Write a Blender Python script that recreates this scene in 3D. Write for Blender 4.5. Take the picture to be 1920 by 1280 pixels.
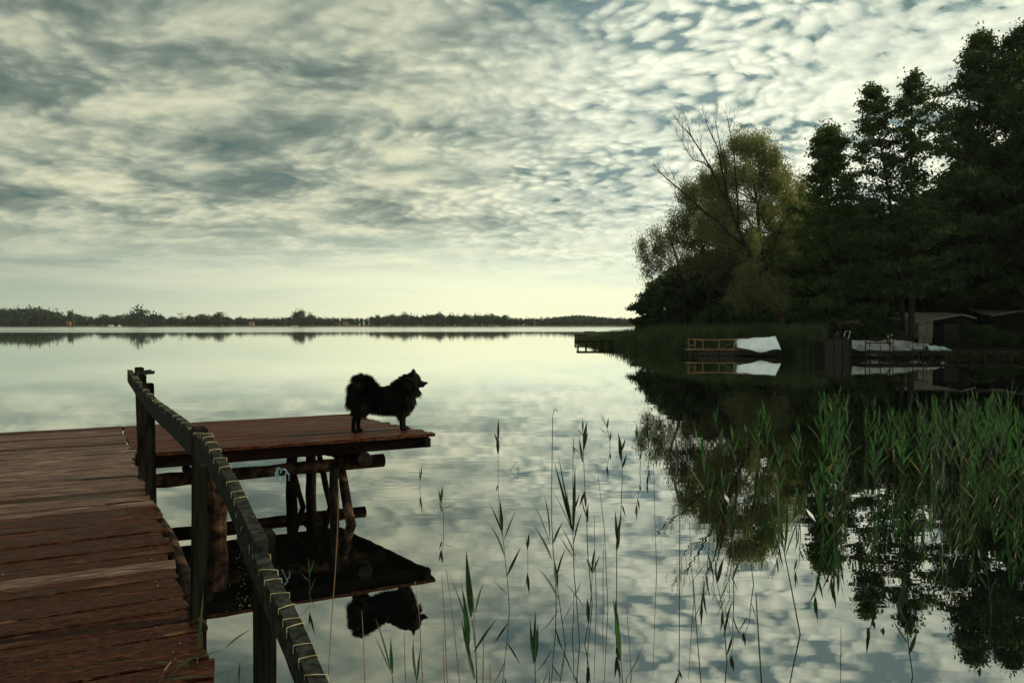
import bpy, bmesh, math, random
import numpy as np
from mathutils import Vector, Matrix, noise
R = math.radians
scene = bpy.context.scene
for o in list(bpy.data.objects): bpy.data.objects.remove(o)
COL = scene.collection
# ---------------------------------------------------------------- camera
F = 1500.0            # focal length in photo pixels (photo is 1920 wide)
H = 1.9               # camera height over the water
PITCH = math.atan(32 / F)
cam_data = bpy.data.cameras.new('camera'); cam = bpy.data.objects.new('camera', cam_data); COL.objects.link(cam)
cam.location = (0, 0, H); cam.rotation_euler = (R(90) - PITCH, 0, 0)
cam_data.sensor_width = 36; cam_data.lens = F / 1920 * 36
cam_data.clip_start = 0.05; cam_data.clip_end = 9000
scene.camera = cam
scene.render.engine = 'CYCLES'
# ---------------------------------------------------------------- world
SUN_AZ, SUN_EL = R(72), R(31)
HAZE = .00009
class NT:
    def __init__(s, tree): s.t = tree; s.n = tree.nodes; s.l = tree.links
    def new(s, typ, **kw):
        n = s.n.new(typ)
        for k, v in kw.items(): setattr(n, k, v)
        return n
    def set(s, sock, v):
        if isinstance(v, bpy.types.NodeSocket): s.l.new(v, sock)
        elif isinstance(v, (tuple, list)) and len(v) == 3 and sock.type == 'RGBA': sock.default_value = (*v, 1)
        else: sock.default_value = v
    def m(s, op, a, b=None, c=None, clamp=False):
        n = s.new('ShaderNodeMath', operation=op, use_clamp=clamp)
        s.set(n.inputs[0], a)
        if b is not None: s.set(n.inputs[1], b)
        if c is not None: s.set(n.inputs[2], c)
        return n.outputs[0]
    def mr(s, v, a, b, c=0.0, d=1.0, smooth=True):
        n = s.new('ShaderNodeMapRange', interpolation_type='SMOOTHSTEP' if smooth else 'LINEAR')
        for i, q in enumerate((v, a, b, c, d)): s.set(n.inputs[i], q)
        return n.outputs[0]
    def mix(s, f, a, b, blend='MIX'):
        n = s.new('ShaderNodeMix', data_type='RGBA', blend_type=blend)
        s.set(n.inputs[0], f); s.set(n.inputs[6], a); s.set(n.inputs[7], b)
        return n.outputs[2]
    def comb(s, x, y, z):
        n = s.new('ShaderNodeCombineXYZ')
        for i, q in enumerate((x, y, z)): s.set(n.inputs[i], q)
        return n.outputs[0]
    def sep(s, v):
        n = s.new('ShaderNodeSeparateXYZ'); s.l.new(v, n.inputs[0]); return n.outputs
    def noise(s, vec, scale, detail=4, rough=.5, dist=0.0):
        n = s.new('ShaderNodeTexNoise'); s.l.new(vec, n.inputs['Vector'])
        s.set(n.inputs['Scale'], scale); s.set(n.inputs['Detail'], detail)
        s.set(n.inputs['Roughness'], rough); s.set(n.inputs['Distortion'], dist)
        return n.outputs['Fac']
    def vm(s, op, a, b):
        n = s.new('ShaderNodeVectorMath', operation=op); s.set(n.inputs[0], a); s.set(n.inputs[1], b); return n.outputs[0]
    def ramp(s, f, stops):
        n = s.new('ShaderNodeValToRGB'); s.l.new(f, n.inputs[0]); e = n.color_ramp.elements
        while len(e) < len(stops): e.new(.5)
        for q, (p, c) in zip(e, stops): q.position = p; q.color = (*c, 1)
        return n.outputs[0]

world = bpy.data.worlds.new('World'); scene.world = world; world.use_nodes = True
w = NT(world.node_tree); w.n.clear()
tc = w.new('ShaderNodeTexCoord').outputs['Generated']
x, y, z = w.sep(tc)
z = w.m('ABSOLUTE', z)
zz = w.m('ADD', z, 0.13)
p = w.comb(w.m('DIVIDE', x, zz), w.m('DIVIDE', y, zz), 0.0)
az = w.m('ARCTAN2', x, y)                               # 0 ahead, positive to the right
right = w.mr(az, -0.18, 0.22)
warp = w.noise(p, 1.3, 2, .5)
pw = w.vm('ADD', p, w.comb(w.m('MULTIPLY', warp, .5), w.m('MULTIPLY', warp, -.35), 0.0))
big = w.noise(pw, 1.1, 3, .5)
rot = w.new('ShaderNodeMapping'); w.l.new(pw, rot.inputs[0]); rot.inputs['Rotation'].default_value = (0, 0, R(-24)); rot.inputs['Scale'].default_value = (1.0, 1.2, 1)
mid = w.noise(rot.outputs[0], 2.1, 9, .56, .1)
z3 = w.m('ADD', z, .30); p3 = w.comb(w.m('DIVIDE', x, z3), w.m('DIVIDE', y, z3), 0.0)
p3 = w.vm('ADD', p3, w.comb(w.m('MULTIPLY', warp, .18), w.m('MULTIPLY', warp, -.12), 0.0))
cellmap = w.new('ShaderNodeMapping'); w.l.new(p3, cellmap.inputs[0]); cellmap.inputs['Rotation'].default_value = (0, 0, R(35)); cellmap.inputs['Scale'].default_value = (1.0, 1.2, 1)
fine = w.noise(cellmap.outputs[0], 15.0, 8, .56, .0)
vo = w.new('ShaderNodeTexVoronoi', feature='SMOOTH_F1'); w.l.new(w.vm('ADD', cellmap.outputs[0], w.comb(w.m('MULTIPLY', fine, .10), w.m('MULTIPLY', mid, .14), 0.0)), vo.inputs['Vector'])
vo.inputs['Scale'].default_value = 30.; vo.inputs['Smoothness'].default_value = .55
cells = w.m('SUBTRACT', 1.0, w.m('MULTIPLY', vo.outputs['Distance'], 1.1))
cmask = w.mr(w.noise(pw, 1.9, 3, .5), .36, .62, .14, .52)
cl = w.m('ADD', w.m('MULTIPLY', w.m('SUBTRACT', cells, .56), cmask), w.m('ADD', .5, w.m('MULTIPLY', w.m('SUBTRACT', fine, .5), .62)))
leftd = w.m('ADD', w.m('MULTIPLY', mid, .78), w.m('MULTIPLY', cl, .22))
leftd = w.mr(leftd, .27, .66, 0., 1., True)
rightd = w.m('ADD', w.m('ADD', w.m('MULTIPLY', w.m('SUBTRACT', cl, .40), 3.0), w.m('MULTIPLY', w.m('SUBTRACT', mid, .5), 1.1)), w.m('MULTIPLY', w.m('SUBTRACT', big, .5), 1.3))
rightd = w.m('ADD', rightd, .30)
d_ = w.m('ADD', w.m('MULTIPLY', leftd, w.m('SUBTRACT', 1.0, right)), w.m('MULTIPLY', rightd, right), clamp=True)
sky = w.new('ShaderNodeTexSky', sky_type='NISHITA'); sky.sun_disc = False
sky.sun_elevation = SUN_EL; sky.sun_rotation = SUN_AZ; sky.air_density = 1.2; sky.dust_density = 2.0
gap = w.mix(.9, w.mix(1.0, sky.outputs[0], (0.55, 0.75, 0.8), 'MULTIPLY'), (0.62, 1.45, 1.40))
lcol = w.ramp(d_, [(0, (1.3, 2.0, 2.15)), (.14, (1.5, 2.0, 1.85)), (.38, (2.4, 2.9, 2.55)), (.62, (4.1, 4.5, 3.75)), (1, (7.9, 7.7, 5.8))])
rcol = w.ramp(d_, [(0, (2.1, 2.9, 3.1)), (.2, (4.2, 4.9, 4.5)), (.42, (6.2, 6.7, 5.9)), (.75, (8.2, 8.5, 7.3)), (1, (9.8, 9.8, 8.4))])
cc = w.mix(right, lcol, rcol)
gapm = w.mr(w.noise(pw, 2.6, 5, .6), .53, .66)
gapm = w.m('MULTIPLY', gapm, w.mr(d_, .08, .30, .9, 0.))
cc = w.mix(gapm, cc, gap)
# low sky: thin flat veils, cream towards the light
stm = w.new('ShaderNodeMapping'); w.l.new(tc, stm.inputs[0]); stm.inputs['Scale'].default_value = (2.2, 2.2, 26)
st = w.noise(stm.outputs[0], 1.6, 5, .55, .4)
azr = w.mr(az, -0.66, 0.0)
lowl = w.mix(w.mr(st, .35, .65), (3.7, 4.4, 3.85), (5.6, 6.1, 5.0))
lowr = w.mix(w.mr(st, .32, .62), (7.4, 8.3, 7.0), (9.6, 9.7, 7.4))
low = w.mix(azr, lowl, lowr)
hz = w.mix(azr, (5.0, 5.7, 4.7), (9.8, 9.7, 7.0))
low = w.mix(w.mr(z, .0, .07, 1., 0.), low, hz)
cc = w.mix(w.mr(z, .035, .15, 1., 0.), cc, low)
# light from the sun's side of the sky
glow = w.mr(az, -0.75, 0.15, .84, 1.0)
cc = w.mix(1.0, cc, w.comb(glow, glow, glow), 'MULTIPLY')
cc = w.mix(1.0, cc, w.mix(w.mr(z, .12, .36), (1, 1, 1), w.mix(right, (.84, .86, .88), (1, 1, 1))), 'MULTIPLY')
cc = w.mix(1.0, cc, (1.0, 1.01, .94), 'MULTIPLY')
bg = w.new('ShaderNodeBackground'); w.l.new(cc, bg.inputs[0]); bg.inputs[1].default_value = 0.1
out = w.new('ShaderNodeOutputWorld'); w.l.new(bg.outputs[0], out.inputs[0])
# ---------------------------------------------------------------- sun
sd = bpy.data.lights.new('sun', 'SUN'); sd.energy = 3.0; sd.angle = R(2.0); sd.color = (1.0, 0.86, 0.62)
sun = bpy.data.objects.new('sun', sd); COL.objects.link(sun)
sv = Vector((math.sin(SUN_AZ) * math.cos(SUN_EL), math.cos(SUN_AZ) * math.cos(SUN_EL), math.sin(SUN_EL)))
sun.rotation_euler = sv.to_track_quat('Z', 'Y').to_euler(); sun.location = sv * 60
# ---------------------------------------------------------------- exposure
vs = scene.view_settings; scene.display_settings.display_device = 'sRGB'
vs.view_transform = 'Standard'; vs.look = 'None'; vs.exposure = 0.14; vs.gamma = 1; vs.use_curve_mapping = False

# ================================================================ helpers
CT, ST = math.cos(PITCH), math.sin(PITCH)
def ray(px, py):
    a = (px - 960) / F; b = (640 - py) / F
    return Vector((a, CT + b * ST, -ST + b * CT))
def at(px, py, d):                       # world point seen at a photo pixel, d metres ahead
    r = ray(px, py); return Vector((0, 0, H)) + r * (d / r.y)
def on(px, py, z=0.0):                   # world point seen at a photo pixel on the plane of height z
    r = ray(px, py); return Vector((0, 0, H)) + r * ((z - H) / r.z)

def tag(o, label=None, cat=None, group=None, kind=None):
    if label: o['label'] = label
    if cat: o['category'] = cat
    if group: o['group'] = group
    if kind: o['kind'] = kind
    return o
def empty(name, loc=(0, 0, 0), rz=0, label=None, cat=None, group=None):
    o = bpy.data.objects.new(name, None); o.empty_display_size = .2
    o.location = loc; o.rotation_euler = (0, 0, rz); COL.objects.link(o)
    return tag(o, label, cat, group)
def link(name, me, parent=None, loc=(0, 0, 0), rz=0):
    o = bpy.data.objects.new(name, me); COL.objects.link(o)
    o.location = loc; o.rotation_euler = (0, 0, rz)
    if parent: o.parent = parent
    return o
def copy_tree(o, parent=None):
    c = o.copy(); COL.objects.link(c)
    if parent: c.parent = parent
    for ch in o.children: copy_tree(ch, c)
    return c
class MB:
    def __init__(s): s.v = []; s.f = []; s.mi = []
    def add(s, vs_, fs, mi=0):
        b = len(s.v); s.v += [tuple(q) for q in vs_]; s.f += [tuple(i + b for i in f) for f in fs]; s.mi += [mi] * len(fs); return s
    def box(s, c, d, rz=0, mi=0, M=None):
        vs_ = []
        for sz in (-.5, .5):
            for sx, sy in ((-.5, -.5), (.5, -.5), (.5, .5), (-.5, .5)):
                q = Vector((sx * d[0], sy * d[1], sz * d[2]))
                if M is not None: q = M @ q
                elif rz: q = Matrix.Rotation(rz, 3, 'Z') @ q
                vs_.append(q + Vector(c))
        return s.add(vs_, [(3, 2, 1, 0), (4, 5, 6, 7), (0, 1, 5, 4), (1, 2, 6, 5), (2, 3, 7, 6), (3, 0, 4, 7)], mi)
    def beam(s, a, b, wd, ht, mi=0):
        a = Vector(a); b = Vector(b); d = b - a; L = d.length; X = d.normalized()
        Y = Vector((0, 0, 1)).cross(X)
        if Y.length < 1e-3: Y = Vector((0, 1, 0))
        Y.normalize(); Z = X.cross(Y); M = Matrix((X, Y, Z)).transposed()
        return s.box((a + b) / 2, (L, wd, ht), M=M, mi=mi)
    def tube(s, pts, rad, n=6, cap=True, mi=0, wob=0, rnd=random):
        pts = [Vector(q) for q in pts]; k = len(pts)
        if not hasattr(rad, '__len__'): rad = [rad] * k
        vs_ = []; ref = None
        for i, q in enumerate(pts):
            t = (pts[min(i + 1, k - 1)] - pts[max(i - 1, 0)])
            t = t.normalized() if t.length > 1e-9 else Vector((0, 0, 1))
            if ref is None: ref = Vector((1, 0, 0)) if abs(t.x) < .8 else Vector((0, 1, 0))
            u = (ref - t * ref.dot(t)).normalized(); ref = u; vv = t.cross(u)
            for j in range(n):
                a = 2 * math.pi * j / n; r = rad[i] * (1 + (rnd.uniform(-wob, wob) if wob else 0))
                vs_.append(q + (u * math.cos(a) + vv * math.sin(a)) * r)
        fs = [(i * n + j, i * n + (j + 1) % n, (i + 1) * n + (j + 1) % n, (i + 1) * n + j) for i in range(k - 1) for j in range(n)]
        if cap: fs += [tuple(range(n - 1, -1, -1)), tuple((k - 1) * n + j for j in range(n))]
        return s.add(vs_, fs, mi)
    def mesh(s, name, mats, smooth=False):
        me = bpy.data.meshes.new(name); me.from_pydata(s.v, [], s.f)
        for m_ in (mats if isinstance(mats, (list, tuple)) else [mats]): me.materials.append(m_)
        me.polygons.foreach_set('material_index', s.mi)
        if smooth: me.polygons.foreach_set('use_smooth', [True] * len(s.f))
        me.update(); return me
    def build(s, name, mats, parent=None, smooth=False, loc=(0, 0, 0), rz=0):
        return link(name, s.mesh(name, mats, smooth), parent, loc, rz)
def np_quads(name, V, mats, mi=None, extra=None):
    """V: (n,4,3) array of quads"""
    n = len(V); me = bpy.data.meshes.new(name)
    v = V.reshape(-1, 3); nv = len(v); ev = []; ef = []
    me.vertices.add(nv); me.vertices.foreach_set('co', v.astype(np.float32).ravel())
    me.loops.add(4 * n); me.loops.foreach_set('vertex_index', np.arange(4 * n, dtype=np.int32))
    me.polygons.add(n); me.polygons.foreach_set('loop_start', np.arange(0, 4 * n, 4, dtype=np.int32))
    me.polygons.foreach_set('loop_total', np.full(n, 4, dtype=np.int32))
    for m_ in (mats if isinstance(mats, (list, tuple)) else [mats]): me.materials.append(m_)
    if mi is not None: me.polygons.foreach_set('material_index', mi)
    me.update(calc_edges=True); me.validate(); return me
def leaves(C, size, rs, aspect=.55, hang=0.0, flat=0.0):
    """quads for leaves centred on C (n,3)"""
    n = len(C); a = rs.normal(size=(n, 3)); a[:, 2] = a[:, 2] * (1 - flat) - hang * 2.2
    a /= np.linalg.norm(a, axis=1)[:, None] + 1e-9
    b = np.cross(a, rs.normal(size=(n, 3))); b /= np.linalg.norm(b, axis=1)[:, None] + 1e-9
    s = size * rs.uniform(.6, 1.35, size=(n, 1))
    return np.stack([C + a * s, C + b * s * aspect - a * s * .1, C - a * s, C - b * s * aspect - a * s * .1], axis=1)

# ================================================================ materials
def mat(name):
    m_ = bpy.data.materials.new(name); m_.use_nodes = True; m_.node_tree.nodes.clear(); t = NT(m_.node_tree)
    o = t.new('ShaderNodeOutputMaterial'); return m_, t, o
def principled(t, o, col, rough=.6, spec=.5, bump=None, bstr=.3, bdist=.01, trans=None):
    b = t.new('ShaderNodeBsdfPrincipled'); t.set(b.inputs['Base Color'], col); t.set(b.inputs['Roughness'], rough)
    b.inputs['Specular IOR Level'].default_value = spec
    if bump is not None:
        n = t.new('ShaderNodeBump'); n.inputs['Strength'].default_value = bstr; n.inputs['Distance'].default_value = bdist
        t.l.new(bump, n.inputs['Height']); t.l.new(n.outputs[0], b.inputs['Normal'])
    sh = b.outputs[0]
    if trans:
        tr = t.new('ShaderNodeBsdfTranslucent'); t.set(tr.inputs[0], trans[1]); mx = t.new('ShaderNodeMixShader')
        mx.inputs[0].default_value = trans[0]; t.l.new(sh, mx.inputs[1]); t.l.new(tr.outputs[0], mx.inputs[2]); sh = mx.outputs[0]
    t.l.new(sh, o.inputs[0]); return b
def objvec(t, scale=(1, 1, 1), rnd=True):
    c = t.new('ShaderNodeTexCoord').outputs['Object']
    if rnd:
        oi = t.new('ShaderNodeObjectInfo').outputs['Random']
        c = t.vm('ADD', c, t.comb(t.m('MULTIPLY', oi, 37.), t.m('MULTIPLY', oi, 91.), t.m('MULTIPLY', oi, 53.)))
    mp = t.new('ShaderNodeMapping'); t.l.new(c, mp.inputs[0]); mp.inputs['Scale'].default_value = scale
    return mp.outputs[0]
def noisy(name, c1, c2, scale=6, rough=.8, detail=5, stretch=(1, 1, 1), bstr=.3, bdist=.01, spec=.3, lo=.35, hi=.65, trans=None, rnd=True):
    m_, t, o = mat(name); v = objvec(t, stretch, rnd); n = t.noise(v, scale, detail, .6)
    col = t.mix(t.mr(n, lo, hi), c1, c2)
    principled(t, o, col, rough, spec, n, bstr, bdist, (trans[0], t.mix(1.0, col, trans[1], 'MULTIPLY')) if trans else None)
    return m_
def deck_mat(name, wear_and_sheen=1.0, base_=None, base=((.005, .0014, .0008), (.044, .0105, .0045))):  # a high worn value paints a pale sheen over the wear
    m_, t, o = mat(name)
    v = objvec(t, (1.2, 9, 9)); v2 = objvec(t, (2.4, 85, 40)); v3 = objvec(t, (1, 2.2, 1))
    g = t.noise(v, 3.0, 6, .65, .8); g2 = t.noise(v2, 2.2, 4, .7); blot = t.noise(v3, 2.4, 4, .6)
    oi = t.new('ShaderNodeObjectInfo').outputs['Random']
    col = t.mix(t.mr(g, .3, .7), *base)
    col = t.mix(t.m('MULTIPLY', oi, .45), col, (.026, .012, .007))
    wm = t.mr(t.m('ADD', t.m('MULTIPLY', g, .5), t.m('ADD', t.m('MULTIPLY', g2, .32), t.m('MULTIPLY', blot, .32))), .60 - .05 * max(0, wear_and_sheen - 1), .72)
    col = t.mix(t.m('MULTIPLY', wm, min(.92, .8 * wear_and_sheen)), col, (.15, .088, .055) if wear_and_sheen < 1 else (.30, .225, .175))
    dark = t.mr(g2, .52, .36); col = t.mix(t.m('MULTIPLY', dark, .8), col, (.006, .0035, .003))
    g4 = t.noise(objvec(t, (16, 120, 30)), 1.6, 4, .7); col = t.mix(t.m('MULTIPLY', t.mr(g4, .50, .62), .6), col, (.11, .045, .024)); col = t.mix(t.m('MULTIPLY', t.mr(g4, .46, .36), .7), col, (.004, .002, .0015))
    # knots
    kv = objvec(t, (2.0, 7.0, 2)); vo = t.new('ShaderNodeTexVoronoi'); t.l.new(kv, vo.inputs['Vector']); vo.inputs['Scale'].default_value = 1.1
    ring = t.m('MULTIPLY', t.mr(vo.outputs['Distance'], .07, .10), t.mr(vo.outputs['Distance'], .14, .11))
    col = t.mix(t.m('MULTIPLY', t.m('MULTIPLY', ring, .75), t.mr(g2, .4, .6)), col, (.20, .10, .05))
    fl = t.new('ShaderNodeTexVoronoi'); t.l.new(objvec(t, (1, 1.6, 1)), fl.inputs['Vector']); fl.inputs['Scale'].default_value = 7
    fleck = t.mr(fl.outputs['Distance'], .055, .035); col = t.mix(t.m('MULTIPLY', fleck, t.mr(blot, .52, .58)), col, (.42, .36, .27))
    rough = t.mr(t.m('ADD', g, t.m('MULTIPLY', blot, .5)), .55, .95, .32, .62)
    h = t.m('ADD', t.m('MULTIPLY', g2, .6), t.m('MULTIPLY', g, .4))
    principled(t, o, col, rough, .025 if wear_and_sheen < 1 else .07, h, 1.0, .008)
    return m_
M = {}
M['deck'] = deck_mat('painted_deck_wood', .75)
M['deck_sheen'] = deck_mat('sheen_deck_wood', 2.3, base=((.030, .010, .007), (.105, .042, .028)))  # pale sky sheen painted into the plank colour
M['deck_far'] = deck_mat('painted_platform_wood', .8, base=((.020, .0055, .0035), (.092, .023, .012)))
M['beam'] = noisy('dark_beam_wood', (.003, .0018, .0015), (.009, .0045, .0035), 4, .85, stretch=(1, 6, 6), bdist=.004, spec=.02)
M['bark'] = noisy('log_bark', (.006, .004, .003), (.080, .043, .025), 7, .95, spec=.06, stretch=(1, 1, 1), bstr=1, bdist=.02, lo=.42, hi=.72)
M['pile'] = noisy('pile_wood', (.004, .003, .0025), (.050, .030, .018), 9, .9, spec=.06, stretch=(1, 1, .3), bstr=1, bdist=.012, lo=.4, hi=.75)
M['logend'] = noisy('log_end_grain', (.005, .0035, .003), (.018, .013, .009), 30, .8, spec=.05)
M['rail'] = noisy('grey_rail_wood', (.006, .008, .0075), (.040, .044, .036), 5, .85, spec=.04, stretch=(8, 8, 8), bstr=.6, bdist=.004, lo=.3, hi=.75)
M['post'] = noisy('post_wood', (.003, .003, .0026), (.016, .015, .011), 8, .9, spec=.02, stretch=(3, 3, .35), bstr=.7, bdist=.005)
M['wire'] = noisy('pale_cord', (.20, .17, .09), (.42, .36, .20), 40, .7)
M['metal'] = noisy('dull_metal', (.05, .055, .055), (.12, .12, .11), 20, .4, spec=.6)
M['fur'] = noisy('black_fur', (.002, .0018, .0015), (.005, .004, .0032), 14, .7, spec=.06, bstr=.8, bdist=.01, rnd=False)
M['fur_tips'] = noisy('fur_strands', (.002, .0018, .0015), (.016, .010, .0065), 9, .6, spec=.12, rnd=False, lo=.45, hi=.75, bstr=0)
M['nose'] = noisy('dog_nose', (.004, .004, .004), (.008, .008, .008), 30, .3)
M['eye'] = noisy('dog_eye', (.006, .004, .003), (.012, .008, .005), 30, .1)
def leafmat(name, c1, c2, tr=.35, scale=1.6, trc=(1.5, 1.7, .6), rough=.55):
    return noisy(name, c1, c2, scale, rough, 6, bstr=0, spec=.25, trans=(tr, trc), lo=.3, hi=.7)
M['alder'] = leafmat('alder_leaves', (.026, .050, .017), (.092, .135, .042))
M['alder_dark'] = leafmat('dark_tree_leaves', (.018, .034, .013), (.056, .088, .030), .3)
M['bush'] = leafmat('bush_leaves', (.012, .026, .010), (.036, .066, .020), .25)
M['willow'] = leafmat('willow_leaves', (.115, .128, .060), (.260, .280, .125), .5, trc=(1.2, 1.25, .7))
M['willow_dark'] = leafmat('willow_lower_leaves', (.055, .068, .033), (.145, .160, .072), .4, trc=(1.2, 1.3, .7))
M['trunk'] = noisy('tree_bark', (.005, .0045, .004), (.018, .015, .011), 5, .9, stretch=(2, 2, .4), bstr=.8, bdist=.03)
M['deadwood'] = noisy('dead_willow_wood', (.014, .010, .007), (.050, .036, .024), 4, .9, spec=.05)
M['far_leaf'] = leafmat('far_tree_leaves', (.010, .022, .014), (.034, .052, .026), .15, .25)
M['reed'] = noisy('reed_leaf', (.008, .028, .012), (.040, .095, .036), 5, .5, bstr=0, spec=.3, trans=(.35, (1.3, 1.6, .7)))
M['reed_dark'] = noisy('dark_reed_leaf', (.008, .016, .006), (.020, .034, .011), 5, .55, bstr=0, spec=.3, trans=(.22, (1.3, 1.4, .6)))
M['reed_yellow'] = noisy('yellowing_reed_leaf', (.06, .065, .025), (.13, .115, .05), 6, .6, bstr=0, spec=.3, trans=(.3, (1.2, 1.1, .6)))
M['reed_stem'] = noisy('reed_stem', (.012, .016, .007), (.038, .038, .017), 8, .6, bstr=0)
M['stem_dry'] = noisy('dry_reed_stem', (.10, .062, .034), (.20, .125, .068), 12, .7, bstr=0)
M['reedbed'] = noisy('reed_bed', (.018, .034, .012), (.056, .080, .026), 1.4, .7, bstr=0, trans=(.2, (1.2, 1.3, .6)))
M['soil'] = noisy('bank_soil', (.005, .006, .004), (.016, .018, .009), 1.2, .95, spec=.02)
M['farland'] = noisy('far_bank', (.05, .045, .022), (.12, .085, .045), .02, .9, lo=.4, hi=.6)
M['orange_wood'] = noisy('warm_pole_wood', (.13, .078, .038), (.27, .16, .078), 6, .7)
M['dock_wood'] = noisy('old_dock_wood', (.010, .008, .006), (.045, .033, .023), 5, .85, spec=.06)
M['tarp_white'] = noisy('white_tarp', (.66, .73, .80), (.82, .87, .92), 1.6, .5, bstr=.7, bdist=.08)
M['tarp_grey'] = noisy('grey_tarp', (.09, .10, .105), (.21, .225, .225), 2.2, .55, bstr=.8, bdist=.08)
M['tarp_blue'] = noisy('pale_blue_tarp', (.20, .29, .33), (.34, .44, .47), 4, .5, bstr=.6, bdist=.05)
M['hull'] = noisy('dark_boat_hull', (.012, .012, .012), (.03, .03, .028), 3, .5)
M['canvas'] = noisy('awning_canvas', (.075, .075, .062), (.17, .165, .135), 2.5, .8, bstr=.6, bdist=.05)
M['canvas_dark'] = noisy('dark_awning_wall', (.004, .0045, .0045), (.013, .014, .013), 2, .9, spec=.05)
M['cream'] = noisy('cream_caravan_skin', (.20, .18, .13), (.30, .27, .20), 1.5, .6)
M['glass'] = noisy('dark_window', (.012, .014, .015), (.02, .024, .024), 3, .15)
M['whitepaint'] = noisy('white_paint', (.55, .56, .54), (.75, .75, .72), 5, .5)
M['blossom'] = noisy('white_blossom', (.40, .42, .38), (.6, .6, .55), 9, .8, bstr=0)
M['redroof'] = noisy('red_tile_roof', (.14, .045, .028), (.20, .065, .04), 2, .8)
M['orangewall'] = noisy('orange_hut_wall', (.13, .06, .032), (.2, .085, .042), 2, .8)
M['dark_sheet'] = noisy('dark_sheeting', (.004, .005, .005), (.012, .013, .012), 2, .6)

# water
m_, t, o = mat('lake_water'); M['water'] = m_
geo = t.new('ShaderNodeNewGeometry'); pos = geo.outputs['Position']; X_, Y_, Z_ = t.sep(pos)
w1 = t.new('ShaderNodeMapping'); t.l.new(pos, w1.inputs[0]); w1.inputs['Scale'].default_value = (.35, 1.5, 1)
n1 = t.noise(w1.outputs[0], 1.0, 3, .5); n2 = t.noise(pos, 6.0, 2, .5)
# faint rings spreading near the platform's pile
ctr = on(720, 905); dist = t.new('ShaderNodeVectorMath', operation='DISTANCE'); t.l.new(pos, dist.inputs[0]); dist.inputs[1].default_value = ctr
rg = t.m('MULTIPLY', t.m('SINE', t.m('MULTIPLY', dist.outputs['Value'], 34.)), t.mr(dist.outputs['Value'], .2, 1.9, 1., 0.))
hgt = t.m('ADD', t.m('ADD', t.m('MULTIPLY', n1, 1.0), t.m('MULTIPLY', n2, .05)), t.m('MULTIPLY', rg, .035))
bp = t.new('ShaderNodeBump'); bp.inputs['Strength'].default_value = 1.0; bp.inputs['Distance'].default_value = .0014; t.l.new(hgt, bp.inputs['Height'])
wm_ = t.new('ShaderNodeMapping'); t.l.new(pos, wm_.inputs[0]); wm_.inputs['Scale'].default_value = (.004, .035, 1)
bands = t.noise(wm_.outputs[0], 1.0, 3, .5)
edge = t.m('ADD', Y_, t.m('MULTIPLY', t.m('SUBTRACT', bands, .5), 160.))
far = t.mr(edge, 190., 225.)
rgh = t.m('ADD', t.mr(Y_, 15., 120., .0, .022), t.m('MULTIPLY', far, .13))
gl = t.new('ShaderNodeBsdfGlossy'); gl.inputs[0].default_value = (.97, .98, .94, 1); t.l.new(rgh, gl.inputs['Roughness']); t.l.new(bp.outputs[0], gl.inputs['Normal'])
df = t.new('ShaderNodeBsdfDiffuse'); df.inputs[0].default_value = (.002, .003, .0025, 1)
fr = t.new('ShaderNodeFresnel'); fr.inputs[0].default_value = 1.33
fac = t.mr(fr.outputs[0], .02, .68, .34, 1.0, False)
mx = t.new('ShaderNodeMixShader'); t.l.new(fac, mx.inputs[0]); t.l.new(df.outputs[0], mx.inputs[1]); t.l.new(gl.outputs[0], mx.inputs[2]); t.l.new(mx.outputs[0], o.inputs[0])

# ================================================================ setting
wb = MB(); wb.add([(-2600, -40, 0), (2600, -40, 0), (2600, 4200, 0), (-2600, 4200, 0)], [(0, 1, 2, 3)])
tag(wb.build('water', M['water']), kind='structure')
lb = MB(); lb.add([(-2600, -40, -2.5), (2600, -40, -2.5), (2600, 4200, -2.5), (-2600, 4200, -2.5)], [(0, 1, 2, 3)])
tag(lb.build('lake_bed', M['soil']), kind='structure')

SHORE = [(200, 900), (66, 300), (31, 150), (17.5, 98), (14.0, 80), (12.6, 64), (13.5, 56), (17, 52.5), (22, 50.5), (28, 49), (36, 48), (46, 45), (58, 38), (68, 26), (74, 8), (78, -30)]
def bank_mesh():
    mb = MB(); rnd = random.Random(4); rows = []
    fine_ = []
    for (a, b) in zip(SHORE, SHORE[1:]):
        L = math.dist(a, b); k = max(1, min(14, int(L / 1.6)))
        for i in range(k): fine_.append((a[0] + (b[0] - a[0]) * i / k, a[1] + (b[1] - a[1]) * i / k))
    fine_.append(SHORE[-1])
    offs = [(-.6, -.5), (0, .05), (.6, .28), (2.0, .45), (6, .7), (16, 1.3), (60, 2.2), (600, 5)]
    for i, q in enumerate(fine_):
        a = fine_[max(i - 1, 0)]; b = fine_[min(i + 1, len(fine_) - 1)]
        tx, ty = b[0] - a[0], b[1] - a[1]; L = math.hypot(tx, ty); nx, ny = -ty / L, tx / L
        if nx < 0 and ny < 0 or (q[1] > 60 and nx < 0): nx, ny = -nx, -ny
        jx = rnd.uniform(-.35, .35)
        for (dd, z) in offs:
            dd2 = dd + (jx if dd < 3 else 0)
            mb.v.append((q[0] + max(nx, .35) * dd2, q[1] + ny * dd2 * (1 if dd < 50 else .2), z + rnd.uniform(-.04, .1) * (dd > 0)))
    k = len(offs)
    for i in range(len(fine_) - 1):
        for j in range(k - 1):
            mb.f.append((i * k + j, i * k + j + 1, (i + 1) * k + j + 1, (i + 1) * k + j)); mb.mi.append(0)
    return mb
tag(bank_mesh().build('ground', M['soil'], smooth=True), kind='structure')
FY = 650.0
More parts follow.
